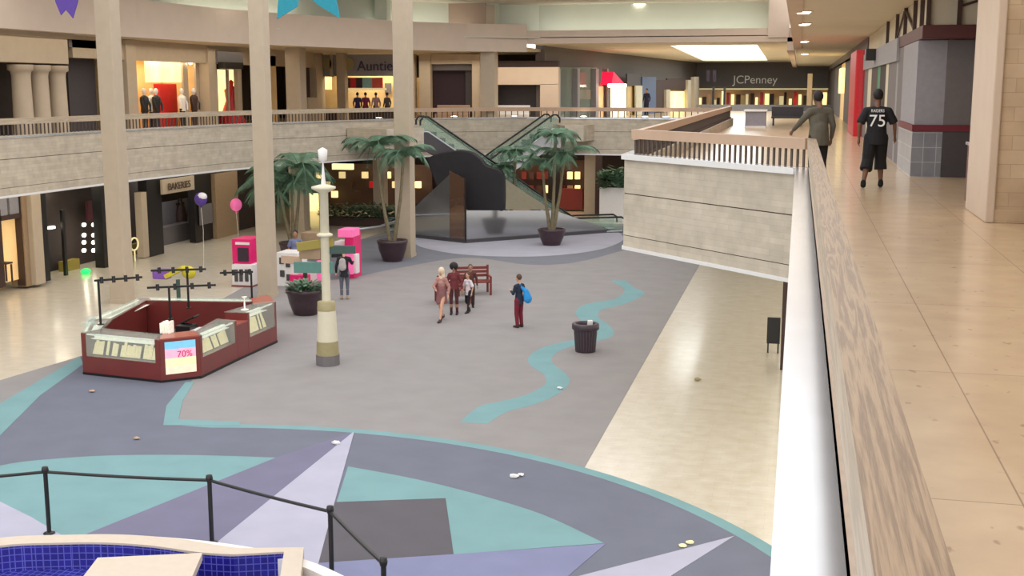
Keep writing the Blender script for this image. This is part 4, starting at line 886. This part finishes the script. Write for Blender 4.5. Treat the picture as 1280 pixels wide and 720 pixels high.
# toy ride behind kiosk
p = GP(222, 343, 1.65); p.z = 0; t2 = thing('promotional_stand', 'tall stand topped with a purple box and yellow disc behind the kiosk', 'stand', p)
a = MB(); a.tube([p, p + Vector((0, 0, 1.5))], .06); a.lathe([(.22, 0), (.22, .04)], p, 16); obj('post', a, M['dteal'], t2)
a = MB(); a.box(p + Vector((-.75, -.1, 1.5)), p + Vector((-.3, .2, 1.78))); obj('purple_box', a, mat('bright_purple', (130, 80, 170), .5), t2, bevel=.03)
a = MB(); a.beam(p + Vector((-.35, 0, 1.58)), p + Vector((.2, 0, 1.85)), .25, .12); a.ball(p + Vector((.35, 0, 1.72)), .22, (1, .5, .85)); obj('yellow_disc', a, mat('bright_yellow', (205, 190, 40), .5), t2)
# ================================================================== PINK KIOSK
t = thing('phone_kiosk', 'magenta and white phone kiosk behind the tall column', 'kiosk', (-17.2, 40.5, 0))
def kb(name, x0, y0, x1, y1, Y, m, tt=.4, bev=.02, parent=None): a = MB(); pxbox(a, x0, y0, x1, y1, Y=Y, t=tt); return obj(name, a, m, parent or t, bevel=bev)
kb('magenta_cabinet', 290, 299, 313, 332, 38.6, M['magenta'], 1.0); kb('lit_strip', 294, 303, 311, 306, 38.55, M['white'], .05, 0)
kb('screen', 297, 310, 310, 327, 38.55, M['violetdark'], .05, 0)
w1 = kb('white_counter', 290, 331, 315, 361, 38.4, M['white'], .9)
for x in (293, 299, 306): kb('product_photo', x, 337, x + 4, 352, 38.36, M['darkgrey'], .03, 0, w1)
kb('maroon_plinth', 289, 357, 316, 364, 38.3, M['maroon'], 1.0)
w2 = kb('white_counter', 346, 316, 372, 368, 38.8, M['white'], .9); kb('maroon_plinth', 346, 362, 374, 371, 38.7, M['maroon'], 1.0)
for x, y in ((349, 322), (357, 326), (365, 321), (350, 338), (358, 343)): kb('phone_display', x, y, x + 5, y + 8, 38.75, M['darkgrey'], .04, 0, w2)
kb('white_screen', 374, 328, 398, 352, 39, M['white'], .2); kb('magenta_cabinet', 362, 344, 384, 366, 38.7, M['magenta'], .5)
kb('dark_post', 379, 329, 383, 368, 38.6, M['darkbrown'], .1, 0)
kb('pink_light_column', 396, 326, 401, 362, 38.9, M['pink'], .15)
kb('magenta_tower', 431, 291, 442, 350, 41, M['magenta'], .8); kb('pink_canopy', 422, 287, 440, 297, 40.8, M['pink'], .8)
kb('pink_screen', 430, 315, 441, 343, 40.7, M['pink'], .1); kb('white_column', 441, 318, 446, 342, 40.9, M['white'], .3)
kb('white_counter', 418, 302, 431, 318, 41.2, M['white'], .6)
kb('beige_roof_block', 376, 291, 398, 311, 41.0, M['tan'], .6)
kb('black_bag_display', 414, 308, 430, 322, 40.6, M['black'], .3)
# ================================================================== SIGN POST
sx, sy = -11.35, 27.75
t = thing('directory_post', 'cream directional sign post with banded base and plank signs', 'sign post', (sx, sy, 0))
a = MB(); a.lathe([(.30, 0), (.30, .27)], (sx, sy, 0), 12, smooth=False); obj('dark_base_band', a, M['midgrey'], t)
a = MB(); a.lathe([(.285, .27), (.27, .62)], (sx, sy, 0), 24); obj('khaki_band', a, M['gold'], t)
a = MB(); a.lathe([(.265, .62), (.23, 1.4)], (sx, sy, 0), 24); obj('cream_drum', a, M['cream'], t)
a = MB(); a.lathe([(.235, 1.4), (.225, 1.62), (.11, 1.64)], (sx, sy, 0), 24); obj('khaki_band', a, M['gold'], t)
a = MB(); a.lathe([(.11, 1.62), (.11, 4.35), (.3, 4.45), (.3, 4.5), (.1, 4.55)], (sx, sy, 0), 24); obj('pole', a, M['cream'], t)
a = MB(); a.lathe([(.14, 3.25), (.2, 3.28), (.2, 3.32), (.11, 3.36)], (sx, sy, 0), 24); obj('collar', a, M['cream'], t)
a = MB(); a.lathe([(.06, 4.55), (.03, 4.9), (.02, 5.1), (.1, 5.15), (.12, 5.4), (.03, 5.45), (.001, 5.46)], (sx, sy, 0), 16); obj('finial', a, M['white'], t)
def plank(ang, z, l0, l1, h, m, name, th=.05, tilt=0):
    d = Vector((math.cos(ang), math.sin(ang), 0)); c = Vector((sx, sy, z)); a = MB(); a.beam(c + d * l0, c + d * l1 + Vector((0, 0, tilt)), th, h); return obj(name, a, m, t, bevel=.01)
plank(math.radians(195), 3.12, -.2, .7, .22, M['olive'], 'olive_plank', tilt=-.12)
plank(math.radians(178), 2.86, .12, .7, .36, M['tan'], 'tan_plank')
plank(math.radians(20), 2.92, -.1, .75, .2, M['dteal'], 'dark_green_plank')
plank(math.radians(190), 2.48, -.2, .8, .28, M['teal'], 'teal_plank')
plank(math.radians(170), 2.62, .7, 1.3, .2, M['woodpink'], 'rosy_plank')
# ================================================================== BIN, BENCH, POSTS
t = thing('waste_bin', 'round dark ribbed waste bin standing on the teal wavy stripe', 'bin', (-5.28, 30.75, 0))
a = MB(); c = (-5.28, 30.75, 0); a.lathe([(.24, 0), (.27, .02), (.31, .6), (.33, .62)], c, 32)
for k in range(24):
    an = k * math.pi / 12; a.beam((c[0] + .262 * math.cos(an), c[1] + .262 * math.sin(an), .05), (c[0] + .302 * math.cos(an), c[1] + .302 * math.sin(an), .6), .035, .02, up=(math.cos(an), math.sin(an), 0))
obj('body', a, M['bin'], t); a = MB(); a.lathe([(.33, .6), (.36, .62), (.36, .74), (.34, .77), (.27, .77), (.25, .7), (.25, .4), (.001, .4)], c, 32); obj('rim', a, M['bin'], t)
a = MB(); a.box((-5.25, 30.85, .45), (-5.12, 30.95, .82), rz=.4); props(obj('paper_cup', a, M['white'], bevel=.01), 'white paper sticking out of the round bin', 'litter')
def bench(label, x, y, rz):
    t = thing('bench', label, 'bench', (0, 0, 0), 'reddish wooden benches'); Lb = 1.15
    a = MB(); [a.box((-Lb / 2, -.25 + k * .12, .42), (Lb / 2, -.25 + k * .12 + .1, .46)) for k in range(5)]; obj('seat', a, M['wood_bench'], t)
    a = MB(); [a.box((-Lb / 2, .36 + k * .01, .55 + k * .13), (Lb / 2, .39 + k * .01, .64 + k * .13)) for k in range(3)]; obj('backrest', a, M['wood_bench'], t)
    for x_ in (-Lb / 2 + .03, Lb / 2 - .03):
        a = MB(); a.box((x_ - .03, -.3, .6), (x_ + .03, .4, .65)); obj('armrest', a, M['wood_bench'], t)
        for yy, hh in ((-.27, .62), (.38, .95)):
            a = MB(); a.box((x_ - .035, yy - .03, 0), (x_ + .035, yy + .03, hh)); obj('leg', a, M['wood_bench'], t)
    t.location = (x, y, 0); t.rotation_euler.z = rz; return t
bench('reddish wooden bench behind the walking family, its right half visible', -10.5, 38.7, math.radians(24))
bench('reddish wooden bench end left of the woman in the pale headscarf', -10.75, 37.1, math.radians(204))
# posts and ropes round fountain
PT = [(-13.6, 14.4), (-11.18, 15.76), (-8.51, 15.98), (-6.21, 15.12), (-4.85, 13.5)]
labs = ['post off to the left of the fountain', 'black barrier post at the left of the fountain edge', 'black barrier post behind the middle of the fountain', 'black barrier post right of the fountain corner', 'rightmost low black barrier post by the fountain']
for (x, y), l in zip(PT, labs):
    t = thing('barrier_post', l, 'barrier post', (x, y, 0), 'black posts around the fountain')
    a = MB(); a.tube([(x, y, .0), (x, y, 1.05)], .035, 10); a.lathe([(.045, 1.0), (.055, 1.05), (.045, 1.1), (.001, 1.11)], (x, y, 0), 12); obj('shaft', a, M['black'], t)
    a = MB(); a.lathe([(.09, 0), (.09, .03), (.04, .05)], (x, y, 0), 16); obj('foot', a, M['black'], t)
for i in range(4):
    p = Vector((*PT[i], 1.02)); q = Vector((*PT[i + 1], 1.02)); a = MB()
    a.tube([p.lerp(q, k / 8) - Vector((0, 0, .015 * math.sin(math.pi * k / 8))) for k in range(9)], .026, 8)
    props(obj('barrier_rail', a, M['black']), ['black rail span at the far left of the fountain barrier', 'black rail span in front of the teal shape', 'black rail span crossing the pale triangle', 'black rail span descending at the right of the fountain barrier'][i], 'barrier rail', 'black rail spans')
# ================================================================== FOUNTAIN
t = thing('fountain', 'fountain basin with cream coping and blue mosaic tiles', 'fountain', (-8.8, 10, 0))
FC = (-8.75, 9.6); circ = lambda r, a0, a1, n: [(FC[0] + r * math.cos(math.radians(a0 + (a1 - a0) * k / n)), FC[1] + r * math.sin(math.radians(a0 + (a1 - a0) * k / n))) for k in range(n + 1)]
a = MB()
wo = [tuple(GP(x, y, .36)[:2]) for x, y in crom([(150, 669), (200, 671), (265, 677), (330, 687), (380, 699), (420, 715), (455, 735), (500, 775)])]; wi = [(p[0] - .12, p[1] - .16) for i, p in enumerate(wo)]
for i in range(len(wo) - 1): a.prism([wo[i], wo[i + 1], wi[i + 1], wi[i]], .01, .36)
obj('outer_rim', a, M['white'], t)
z = .46; pz = lambda L_: [tuple(GP(x, y, z)[:2]) for x, y in L_]
oc = pz(crom([(-120, 690), (0, 672), (80, 668.5), (150, 668), (220, 673), (270, 681), (300, 685)])) + pz([(380, 684), (374, 735), (350, 900)])
ic = pz(crom([(-120, 702), (0, 682), (70, 678.5), (130, 678), (190, 682), (247, 690), (290, 693)])) + pz([(355, 689.5), (348, 735), (325, 900)])
a = MB(); n_ = 31
def resample(P, n):
    d = [0]
    for i in range(1, len(P)): d.append(d[-1] + math.dist(P[i], P[i - 1]))
    out = []
    for k in range(n):
        s = d[-1] * k / (n - 1); i = max(j for j in range(len(d)) if d[j] <= s + 1e-9); i = min(i, len(P) - 2); u = (s - d[i]) / max(1e-9, d[i + 1] - d[i])
        out.append((P[i][0] + (P[i + 1][0] - P[i][0]) * u, P[i][1] + (P[i + 1][1] - P[i][1]) * u))
    return out
co = resample(oc[:-2], 40) + oc[-2:]; ci = resample(ic[:-2], 40) + ic[-2:]
for i in range(len(co) - 1): a.prism([co[i], co[i + 1], ci[i + 1], ci[i]], .05, z)
obj('coping', a, M['coping'], t)
a = MB()
for i in range(len(ci) - 1):
    p, q = Vector((*ci[i], 0)), Vector((*ci[i + 1], 0)); a.add([p + Vector((0, -.004, .02)), q + Vector((0, -.004, .02)), q + Vector((0, -.004, z - .03)), p + Vector((0, -.004, z - .03))], [(3, 2, 1, 0)])
a.prism(ci, .02, .06)
obj('tiled_basin', a, M['bluetile'], t)
a = MB(); s = [GP(x, y, .62) for x, y in ((122, 697), (253, 691), (232, 740), (85, 745))]; a.prism([p[:2] for p in s], .52, .62); obj('cream_slab', a, M['coping'], t, bevel=.01)
a = MB(); a.prism([(p[0] + .1 * (1 if i in (0, 3) else -1), p[1] - .05) for i, p in enumerate([tuple(q[:2]) for q in s])], .06, .52); obj('slab_support', a, M['darkgrey'], t)
# ================================================================== HANGING BANNERS
def banner(label, pts, Y, m):
    P3 = [YP(x, y, Y) for x, y in pts]; n = len(P3); top = max(p.z for p in P3)
    a = MB(); a.add(P3 + [p + Vector((0, .03, 0)) for p in P3], [tuple(range(n)), tuple(range(2 * n - 1, n - 1, -1))] + [(i, i + n, (i + 1) % n + n, (i + 1) % n) for i in range(n)])
    t = thing('hanging_banner', label, 'banner', (P3[0].x, Y, top)); obj('cloth', a, m, t)
    c = sum((p.x for p in P3)) / n; a = MB(); a.tube([(c, Y + .015, top), (c, Y + .015, 11.0)], .012, 5); obj('cord', a, M['black'], t)
banner('purple swallowtail banner hanging at upper left', [(62, -60), (103, -60), (97, 2), (91, 23), (82, 12), (76, 19), (69, 2)], 30, M['purpleban'])
banner('large teal pointed banner hanging near the tall column', [(352, -60), (408, -60), (425, 23), (397, 6), (375, -14), (372, 8), (346, 24)], 30, M['tealban'])
# pole and board under the slab, ground right
p = GP(978, 462); a = MB(); a.box((p.x - .06, p.y - .06, 0), (p.x + .06, p.y + .06, 3.56)); props(obj('thin_dark_post', a, M['darkbrown']), 'thin dark post under the stone bay beside the ledge', 'post')
p = GP(966, 441); t = thing('floor_sign', 'small black board on a stand under the stone bay', 'sign', (p.x, p.y, 0))
a = MB(); a.box((p.x - .17, p.y - .03, .25), (p.x + .17, p.y + .03, .95)); obj('board', a, M['black'], t, bevel=.01); a = MB(); a.box((p.x - .15, p.y - .05, 0), (p.x - .11, p.y + .05, .3)); a.box((p.x + .11, p.y - .05, 0), (p.x + .15, p.y + .05, .3)); obj('feet', a, M['black'], t)
# litter
for i, (x, y, c, lab) in enumerate(((420, 556, 'white', 'white crumpled paper near the tip of the pale triangle'), (643, 598, 'white', 'white crumpled paper on the slate carpet'), (651, 596, 'white', 'tiny white scrap right of the crumpled paper'), (700, 487, 'white', 'small white scrap on the wavy teal stripe'), (853, 685, 'paper', 'cream scrap near the right pale triangle'), (862, 681, 'paper', 'second cream scrap near the right pale triangle'), (171, 550, 'woodpink', 'pinkish scrap on the carpet left of centre'), (115, 491, 'woodpink', 'pinkish scrap below the jewellery kiosk'), (872, 476, 'gold', 'small brown leaf on the cream tiles'))):
    p = GP(x, y); rg = random.Random(i); a = MB(); vs = []
    a.ball(p + Vector((0, 0, .045)), .07 if 'scrap' not in lab else .05, (1.3, 1, .5), n=7); a.v = [v + Vector((rg.uniform(-.012, .012), rg.uniform(-.012, .012), rg.uniform(-.008, .008))) for v in a.v]
    for j in range(len(a.sm)): a.sm[j] = False
    props(obj('litter_scrap', a, M[c], loc=tuple(p)), lab, 'litter')
# ================================================================== PEOPLE
def limb(mb, p, q, r0, r1, k=10, flat=1.0, cut=False):
    """tapered capsule; flat squashes along the front-back axis"""
    p = Vector(p); q = Vector(q); d = (q - p); L_ = d.length; d.normalize(); u = Vector((0, 1, 0)) if abs(d.y) < .9 else Vector((0, 0, 1))
    a = d.cross(u).normalized(); u = a.cross(d).normalized(); rings = []
    for j in range(1, 4): th = math.pi / 2 * j / 4; rings.append((-math.cos(th) * r0, r0 * math.sin(th)))
    rings.append((0, r0)); rings.append((L_ / 2, (r0 + r1) / 2)); rings.append((L_, r1))
    for j in () if cut else (3, 2, 1): th = math.pi / 2 * j / 4; rings.append((L_ + math.cos(th) * r1, r1 * math.sin(th)))
    vs = [p + d * -r0]; 
    for s, r in rings: vs += [p + d * s + (a * math.cos(2 * math.pi * i / k) * r + u * math.sin(2 * math.pi * i / k) * r * flat) for i in range(k)]
    vs.append(p + d * (L_ + (0 if cut else r1))); n = len(rings); fs = [(0, 1 + (i + 1) % k, 1 + i) for i in range(k)]
    fs += [(1 + j * k + i, 1 + j * k + (i + 1) % k, 1 + (j + 1) * k + (i + 1) % k, 1 + (j + 1) * k + i) for j in range(n - 1) for i in range(k)]
    fs += [(len(vs) - 1, 1 + (n - 1) * k + i, 1 + (n - 1) * k + (i + 1) % k) for i in range(k)]
    mb.add(vs, fs)
def fuse(name, mb, m, parent, vox=.012, smooth=3, z_cut=None):
    me = bpy.data.meshes.new(name); me.from_pydata(mb.v, [], mb.f); o = bpy.data.objects.new(name, me); COL.objects.link(o)
    b = bmesh.new(); b.from_mesh(me); bmesh.ops.recalc_face_normals(b, faces=b.faces); b.to_mesh(me); b.free()
    r = o.modifiers.new('r', 'REMESH'); r.mode = 'VOXEL'; r.voxel_size = vox; r.use_smooth_shade = True
    s = o.modifiers.new('s', 'SMOOTH'); s.iterations = smooth; s.factor = .5
    dg = bpy.context.evaluated_depsgraph_get(); n = bpy.data.meshes.new_from_object(o.evaluated_get(dg)); bpy.data.objects.remove(o)
    n.name = name; n.materials.clear(); n.materials.append(m); o = bpy.data.objects.new(name, n); COL.objects.link(o); o.parent = parent; return o
def person(label, loc, rz, H, skin, top, legs, shoes, hair, pose={}, sleeves='long', legstyle='trousers', bulk=1.0, hairstyle='short', fine=.012, woman=False, headcover=None):
    k = H / 1.75; t = thing('person', label, 'person', (0, 0, 0))
    V = lambda *c: Vector(c)
    J = dict(pel=V(0, 0, .93), waist=V(0, .0, 1.08), chest=V(0, 0, 1.27), neck=V(0, -.01, 1.46), head=V(0, .02, 1.62))
    for s, n in ((-1, 'L'), (1, 'R')):
        J['sh' + n] = V(s * (.165 if woman else .185) * (.5 + .5 * bulk) * .94, 0, 1.375); J['el' + n] = V(s * .26, -.03, 1.13); J['wr' + n] = V(s * .27, .05, .9)
        J['hip' + n] = V(s * .09, 0, .9); J['kn' + n] = V(s * .1, .02, .49); J['an' + n] = V(s * .1, -.02, .09)
    for a_, b_ in pose.items(): J[a_] = V(*b_)
    B = bulk
    b = MB(); fl = .72
    limb(b, J['pel'], J['waist'], .13 * B, .115 * B, 14, fl); limb(b, J['waist'], J['chest'], .115 * B, .135 * B, 14, fl); limb(b, J['shL'], J['shR'], .048, .048); limb(b, J['chest'], J['neck'], .105, .05, 12, .75)
    limb(b, J['neck'], J['head'], .055, .05)
    hd = J['head']; b.ball(hd + V(0, 0, .03), .098, (.82, .98, 1.12), n=20); limb(b, hd + V(0, .045, -.03), hd + V(0, .05, -.07), .05, .034)
    limb(b, hd + V(0, .09, .02), hd + V(0, .112, -.015), .011, .016, 8)
    for s in (-1, 1): b.ball(hd + V(s * .082, -.005, .01), .026, (.4, .8, 1.2), n=8)
    for n, s in (('L', -1), ('R', 1)):
        limb(b, J['sh' + n], J['el' + n], .05 * (.6 + .4 * B), .038); limb(b, J['el' + n], J['wr' + n], .038, .025)
        d = (J['wr' + n] - J['el' + n]).normalized(); sd = V(s, 0, 0); fw = V(0, 1, 0) if abs(d.y) < .8 else V(0, 0, -1)
        pc = J['wr' + n] + d * .05; limb(b, J['wr' + n] + d * .02, pc + d * .035, .024, .03, 10, 1.2)
        fa = d.cross(sd).normalized()
        for i in range(4):
            o_ = fa * (-.03 + .02 * i); L_ = (.06, .072, .066, .05)[i]; p0 = pc + d * .04 + o_; p1 = p0 + d * L_ * .55; p2 = p1 + (d * .75 - sd * .65).normalized() * L_ * .5
            limb(b, p0, p1, .0088, .008, 6); limb(b, p1, p2, .008, .0068, 6)
        p0 = pc - d * .01 - fa * .03; limb(b, p0, p0 - fa * .028 + d * .03, .011, .009, 6); limb(b, p0 - fa * .028 + d * .03, p0 - fa * .03 + d * .06 - sd * .01, .009, .007, 6)
        limb(b, J['hip' + n], J['kn' + n], .085 * (.5 + .5 * B), .055); limb(b, J['kn' + n], J['kn' + n].lerp(J['an' + n], .4), .052, .056); limb(b, J['kn' + n].lerp(J['an' + n], .4), J['an' + n], .055, .036)
        limb(b, J['an' + n] + V(0, -.02, -.05), J['an' + n] + V(0, .13, -.06), .035, .028)
    body = fuse('body', b, skin, t, fine, 2)
    # top
    c = MB(); hem = J['pel'] + V(0, 0, -.05 if not woman else -.02)
    limb(c, J['waist'], hem + V(0, 0, -.1 if not woman else -.02), .145 * B, .168 * B, 14, .86, cut=True); limb(c, J['waist'], J['chest'], .14 * B, .155 * B, 14, fl); limb(c, J['shL'], J['shR'], .07, .07); [limb(c, J['neck'] + V(0, 0, -.035), J['sh' + q] + V(0, 0, .01), .055, .066) for q in 'LR']; limb(c, J['chest'], J['neck'] + V(0, 0, -.04), .135, .07, 12, .8)
    for n in 'LR':
        if sleeves == 'short': e = J['sh' + n].lerp(J['el' + n], .9); limb(c, J['sh' + n], e, .072 * (.6 + .4 * B), .08, cut=True)
        else: limb(c, J['sh' + n], J['el' + n], .066 * (.6 + .4 * B), .052); limb(c, J['el' + n], J['wr' + n].lerp(J['el' + n], .08), .052, .036)
    tp = fuse('shirt', c, top, t, fine, 2)
    c = MB()
    if legstyle == 'dress':
        limb(c, J['waist'], J['pel'], .15, .18, 14, .8); limb(c, J['pel'], J['pel'] + V(0, 0, -.34), .17, .2, 14, .85, cut=True)
    else:
        limb(c, J['pel'] + V(-.05, 0, .03), J['pel'] + V(.05, 0, .03), .112 * B, .112 * B, 12, .85)
        for n in 'LR':
            r = {'shorts': (.115, .105), 'trousers': (.1, .075), 'slim': (.096, .06)}[legstyle]
            limb(c, J['hip' + n], J['kn' + n], r[0] * (.5 + .5 * B), r[1])
            if legstyle == 'shorts': limb(c, J['kn' + n], J['kn' + n].lerp(J['an' + n], .42), r[1], .115, cut=True)
            else: limb(c, J['kn' + n], J['an' + n] + V(0, 0, .03), r[1], .062 if legstyle == 'trousers' else .046)
    fuse({'dress': 'skirt', 'shorts': 'shorts'}.get(legstyle, 'trousers'), c, legs, t, fine, 2)
    for n in 'LR':
        c = MB(); A = J['an' + n]; limb(c, A + V(0, -.03, -.035), A + V(0, .08, -.045), .05, .046); limb(c, A + V(0, .08, -.045), A + V(0, .16, -.055), .044, .034); limb(c, A + V(0, -.02, .02), A + V(0, -.02, -.02), .048, .05); fuse('shoe', c, shoes, t, fine, 2)
    c = MB()
    if headcover:
        c.ball(hd + V(0, -.018, .045), .115, (.9, 1.02, 1.12), n=16); limb(c, hd + V(0, -.04, 0), J['neck'] + V(0, -.02, -.06), .095, .11, 12, .8)
        fuse('headscarf', c, headcover, t, fine, 2)
    else:
        c.ball(hd + V(0, -.022, .055), .104, (.88, .95, 1.05), n=16)
        if hairstyle == 'long': limb(c, hd + V(0, -.06, .02), J['neck'] + V(0, -.07, -.08), .085, .06, 12, .6)
        if hairstyle == 'big': c.ball(hd + V(0, -.03, .06), .15, (1, 1, .95), n=16)
        fuse('hair', c, hair, t, fine, 2)
    # eyes and mouth
    e = MB(); 
    for s in (-1, 1): e.ball(hd + V(s * .032, .082, .03), .012, n=8)
    o = obj('eyes', e, M['dark'], t)
    e = MB(); e.box(hd + V(-.022, .088, -.05), hd + V(.022, .097, -.043)); obj('mouth', e, mat('lips', (140, 80, 76), .6), t)
    # lowest point on ground
    t.scale = (k, k, k); t.location = loc; t.rotation_euler.z = rz; return t
SK1 = mat('skin_brown', (120, 84, 66), .6); SK2 = mat('skin_light', (206, 160, 134), .6); SK3 = mat('skin_tan', (166, 122, 96), .6)
HB = mat('black_hair', (26, 20, 20), .7); HBr = mat('brown_hair', (84, 64, 52), .7)
cl = lambda n, c: mat(n, c, .85, var=.12, scale=6)
# man in black jersey walking away (upper walkway)
jm = person('person in black number 75 jersey and long shorts walking away on the upper walkway', (1.38, 22.9, 5.1), 0.0, 1.76, SK1, cl('black_jersey', (24, 24, 28)), cl('black_shorts', (22, 22, 26)), cl('black_shoes', (20, 18, 20)), HB,
    dict(knL=(-.13, -.06, .5), anL=(-.2, -.28, .1), knR=(.1, .1, .5), anR=(.12, .06, .09), elL=(-.3, -.06, 1.14), wrL=(-.3, -.02, .9), elR=(.31, .02, 1.14), wrR=(.33, .12, .93)), 'short', 'shorts', 1.2)
tx = text('jersey_number', '75', M['white'], (0, -.135, 1.2), .3, (math.pi / 2, 0, 0), None, .012); tx.parent = jm
tx = text('jersey_name', 'RAIDERS', M['white'], (0, -.115, 1.385), .075, (math.pi / 2, 0, 0), None, .012, sx=.8); tx.parent = jm
person('person in grey green shirt leaning on the railing corner of the upper walkway', (.36, 22.45, 5.1), math.radians(25), 1.75, SK1, cl('grey_green_shirt', (92, 88, 76)), cl('black_trousers', (28, 26, 30)), cl('dark_shoes', (30, 26, 26)), HB,
    dict(elL=(-.3, .12, 1.2), wrL=(-.34, .34, 1.04), chest=(0, .04, 1.27), head=(-.02, .06, 1.6)), 'long', 'trousers', 1.2)
person('person in pale headscarf and dusky pink dress walking in front of the bench', (-10.2, 33.95, 0), math.radians(170), 1.6, SK2, cl('dusty_pink_blouse', (176, 130, 122)), cl('dusky_pink_skirt', (136, 92, 92)), cl('brown_shoes', (72, 50, 46)), HB,
    dict(knL=(-.09, .2, .52), anL=(-.1, .32, .1), knR=(.08, -.04, .48), anR=(.1, -.28, .12), elR=(.24, .1, 1.15), wrR=(.1, .25, 1.08)), 'long', 'dress', .85, fine=.014, woman=True, headcover=cl('cream_headscarf', (226, 208, 180)))
person('child in white vest over dark sleeves and black trousers beside the walking family', (-9.78, 35.4, 0), math.radians(150), 1.26, SK2, cl('white_vest', (226, 216, 222)), cl('black_leggings', (36, 32, 36)), cl('dark_child_shoes', (52, 44, 44)), HBr, dict(knL=(-.1, .06, .49), anL=(-.1, .12, .09), anR=(.1, -.16, .1)), 'short', 'slim', .8, 'long', fine=.014)
person('person with big dark hair and dark red top behind the walking family', (-10.12, 35.0, 0), math.radians(190), 1.58, SK3, cl('dark_red_top', (110, 46, 52)), cl('dark_red_trousers', (84, 40, 44)), cl('dark_red_shoes', (48, 36, 36)), HB, {}, 'long', 'slim', .9, 'big', fine=.014, woman=True)
person('person in brown coat standing at the bench behind the family', (-9.95, 36.3, 0), math.radians(200), 1.38, SK3, cl('brown_coat', (90, 48, 44)), cl('brown_trousers', (64, 40, 38)), cl('brown_boots', (44, 32, 30)), HBr, {}, 'long', 'trousers', 1.0, fine=.014)
bm_ = person('person with blue shoulder bag and maroon trousers standing alone on the carpet', (-7.72, 33.5, 0), math.radians(60), 1.56, SK2, cl('navy_jacket', (36, 44, 62)), cl('maroon_trousers', (116, 26, 46)), cl('brown_lace_boots', (62, 46, 44)), HBr, dict(elL=(-.22, .05, 1.14), wrL=(-.12, .25, 1.2)), 'long', 'trousers', .95, fine=.014)
a = MB(); limb(a, (.12, -.2, 1.2), (.16, -.24, .98), .11, .17, 12, .6); limb(a, (0, -.12, 1.35), (.12, -.2, 1.2), .05, .1, 12, .6)
bg_ = thing('shoulder_bag', 'bright blue soft bag slung on the back of the lone standing person', 'bag', (0, 0, 0)); sb = fuse('bag_body', a, cl('bright_blue', (40, 140, 210)), bg_, .014)
a = MB(); a.tube([(-.14, .1, 1.25), (-.1, .05, 1.45), (0, -.12, 1.42)], .012, 6); obj('strap', a, bpy.data.materials['bright_blue'], bg_)
bg_.location = bm_.location; bg_.rotation_euler = bm_.rotation_euler; bg_.scale = bm_.scale
km = person('person in jeans with pale backpack standing at the pink kiosk', (-14.4, 36.8, 0), math.radians(20), 1.72, SK2, cl('black_top', (36, 34, 40)), cl('blue_grey_jeans', (92, 98, 112)), cl('tan_shoes', (170, 150, 130)), HB, dict(elR=(.26, .14, 1.2), wrR=(.3, .4, 1.22)), 'long', 'slim', 1.0, fine=.014)
bp = thing('backpack', 'pale grey backpack worn by the person at the pink kiosk', 'backpack', (0, 0, 0)); a = MB(); limb(a, (-.05, -.2, 1.12), (-.05, -.2, 1.32), .13, .11, 12, .65); fuse('bag_body', a, cl('pale_grey_pack', (176, 170, 168)), bp, .014)
a = MB(); a.tube([(-.12, -.14, 1.1), (-.13, .12, 1.25), (-.1, .05, 1.45), (-.1, -.14, 1.42)], .014, 6); obj('strap', a, M['midgrey'], bp)
bp.location = km.location; bp.rotation_euler = km.rotation_euler; bp.scale = km.scale
person('person in light blue shirt working inside the pink phone kiosk', (-17.75, 40.6, 0), math.radians(190), 1.75, SK3, cl('light_blue_shirt', (112, 124, 160)), cl('navy_trousers', (36, 38, 56)), cl('black_work_shoes', (24, 24, 26)), HB, {}, 'short', 'trousers', 1.1, fine=.014)
for i, (x, c, lab) in enumerate(((447, (54, 50, 96), 'person in dark blue at the pretzel counter'), (457, (120, 40, 70), 'person in plum red at the pretzel counter'), (470, (150, 120, 120), 'person in pale pink at the pretzel counter'), (484, (60, 50, 54), 'person in dark coat at the right of the pretzel counter'))):
    p = YP(x, 130, 62.6); person(lab, (p.x, 62.6, 5.1), math.radians(0 + i * 20), 1.55, SK3, cl('counter_top_%s' % 'abcd'[i], c), cl('counter_legs_%s' % 'abcd'[i], (50, 44, 50)), M['black'], HB, {}, 'long', 'trousers', 1.0, fine=.025)
p = DP(808, 140, 1.0); person('person in dark navy standing before the slate blue wall', (p.x, p.y, 5.1), math.radians(150), 1.75, SK3, cl('navy_coat', (34, 38, 66)), cl('navy_legs', (30, 32, 50)), M['black'], HB, {}, 'long', 'trousers', 1.1, fine=.025)
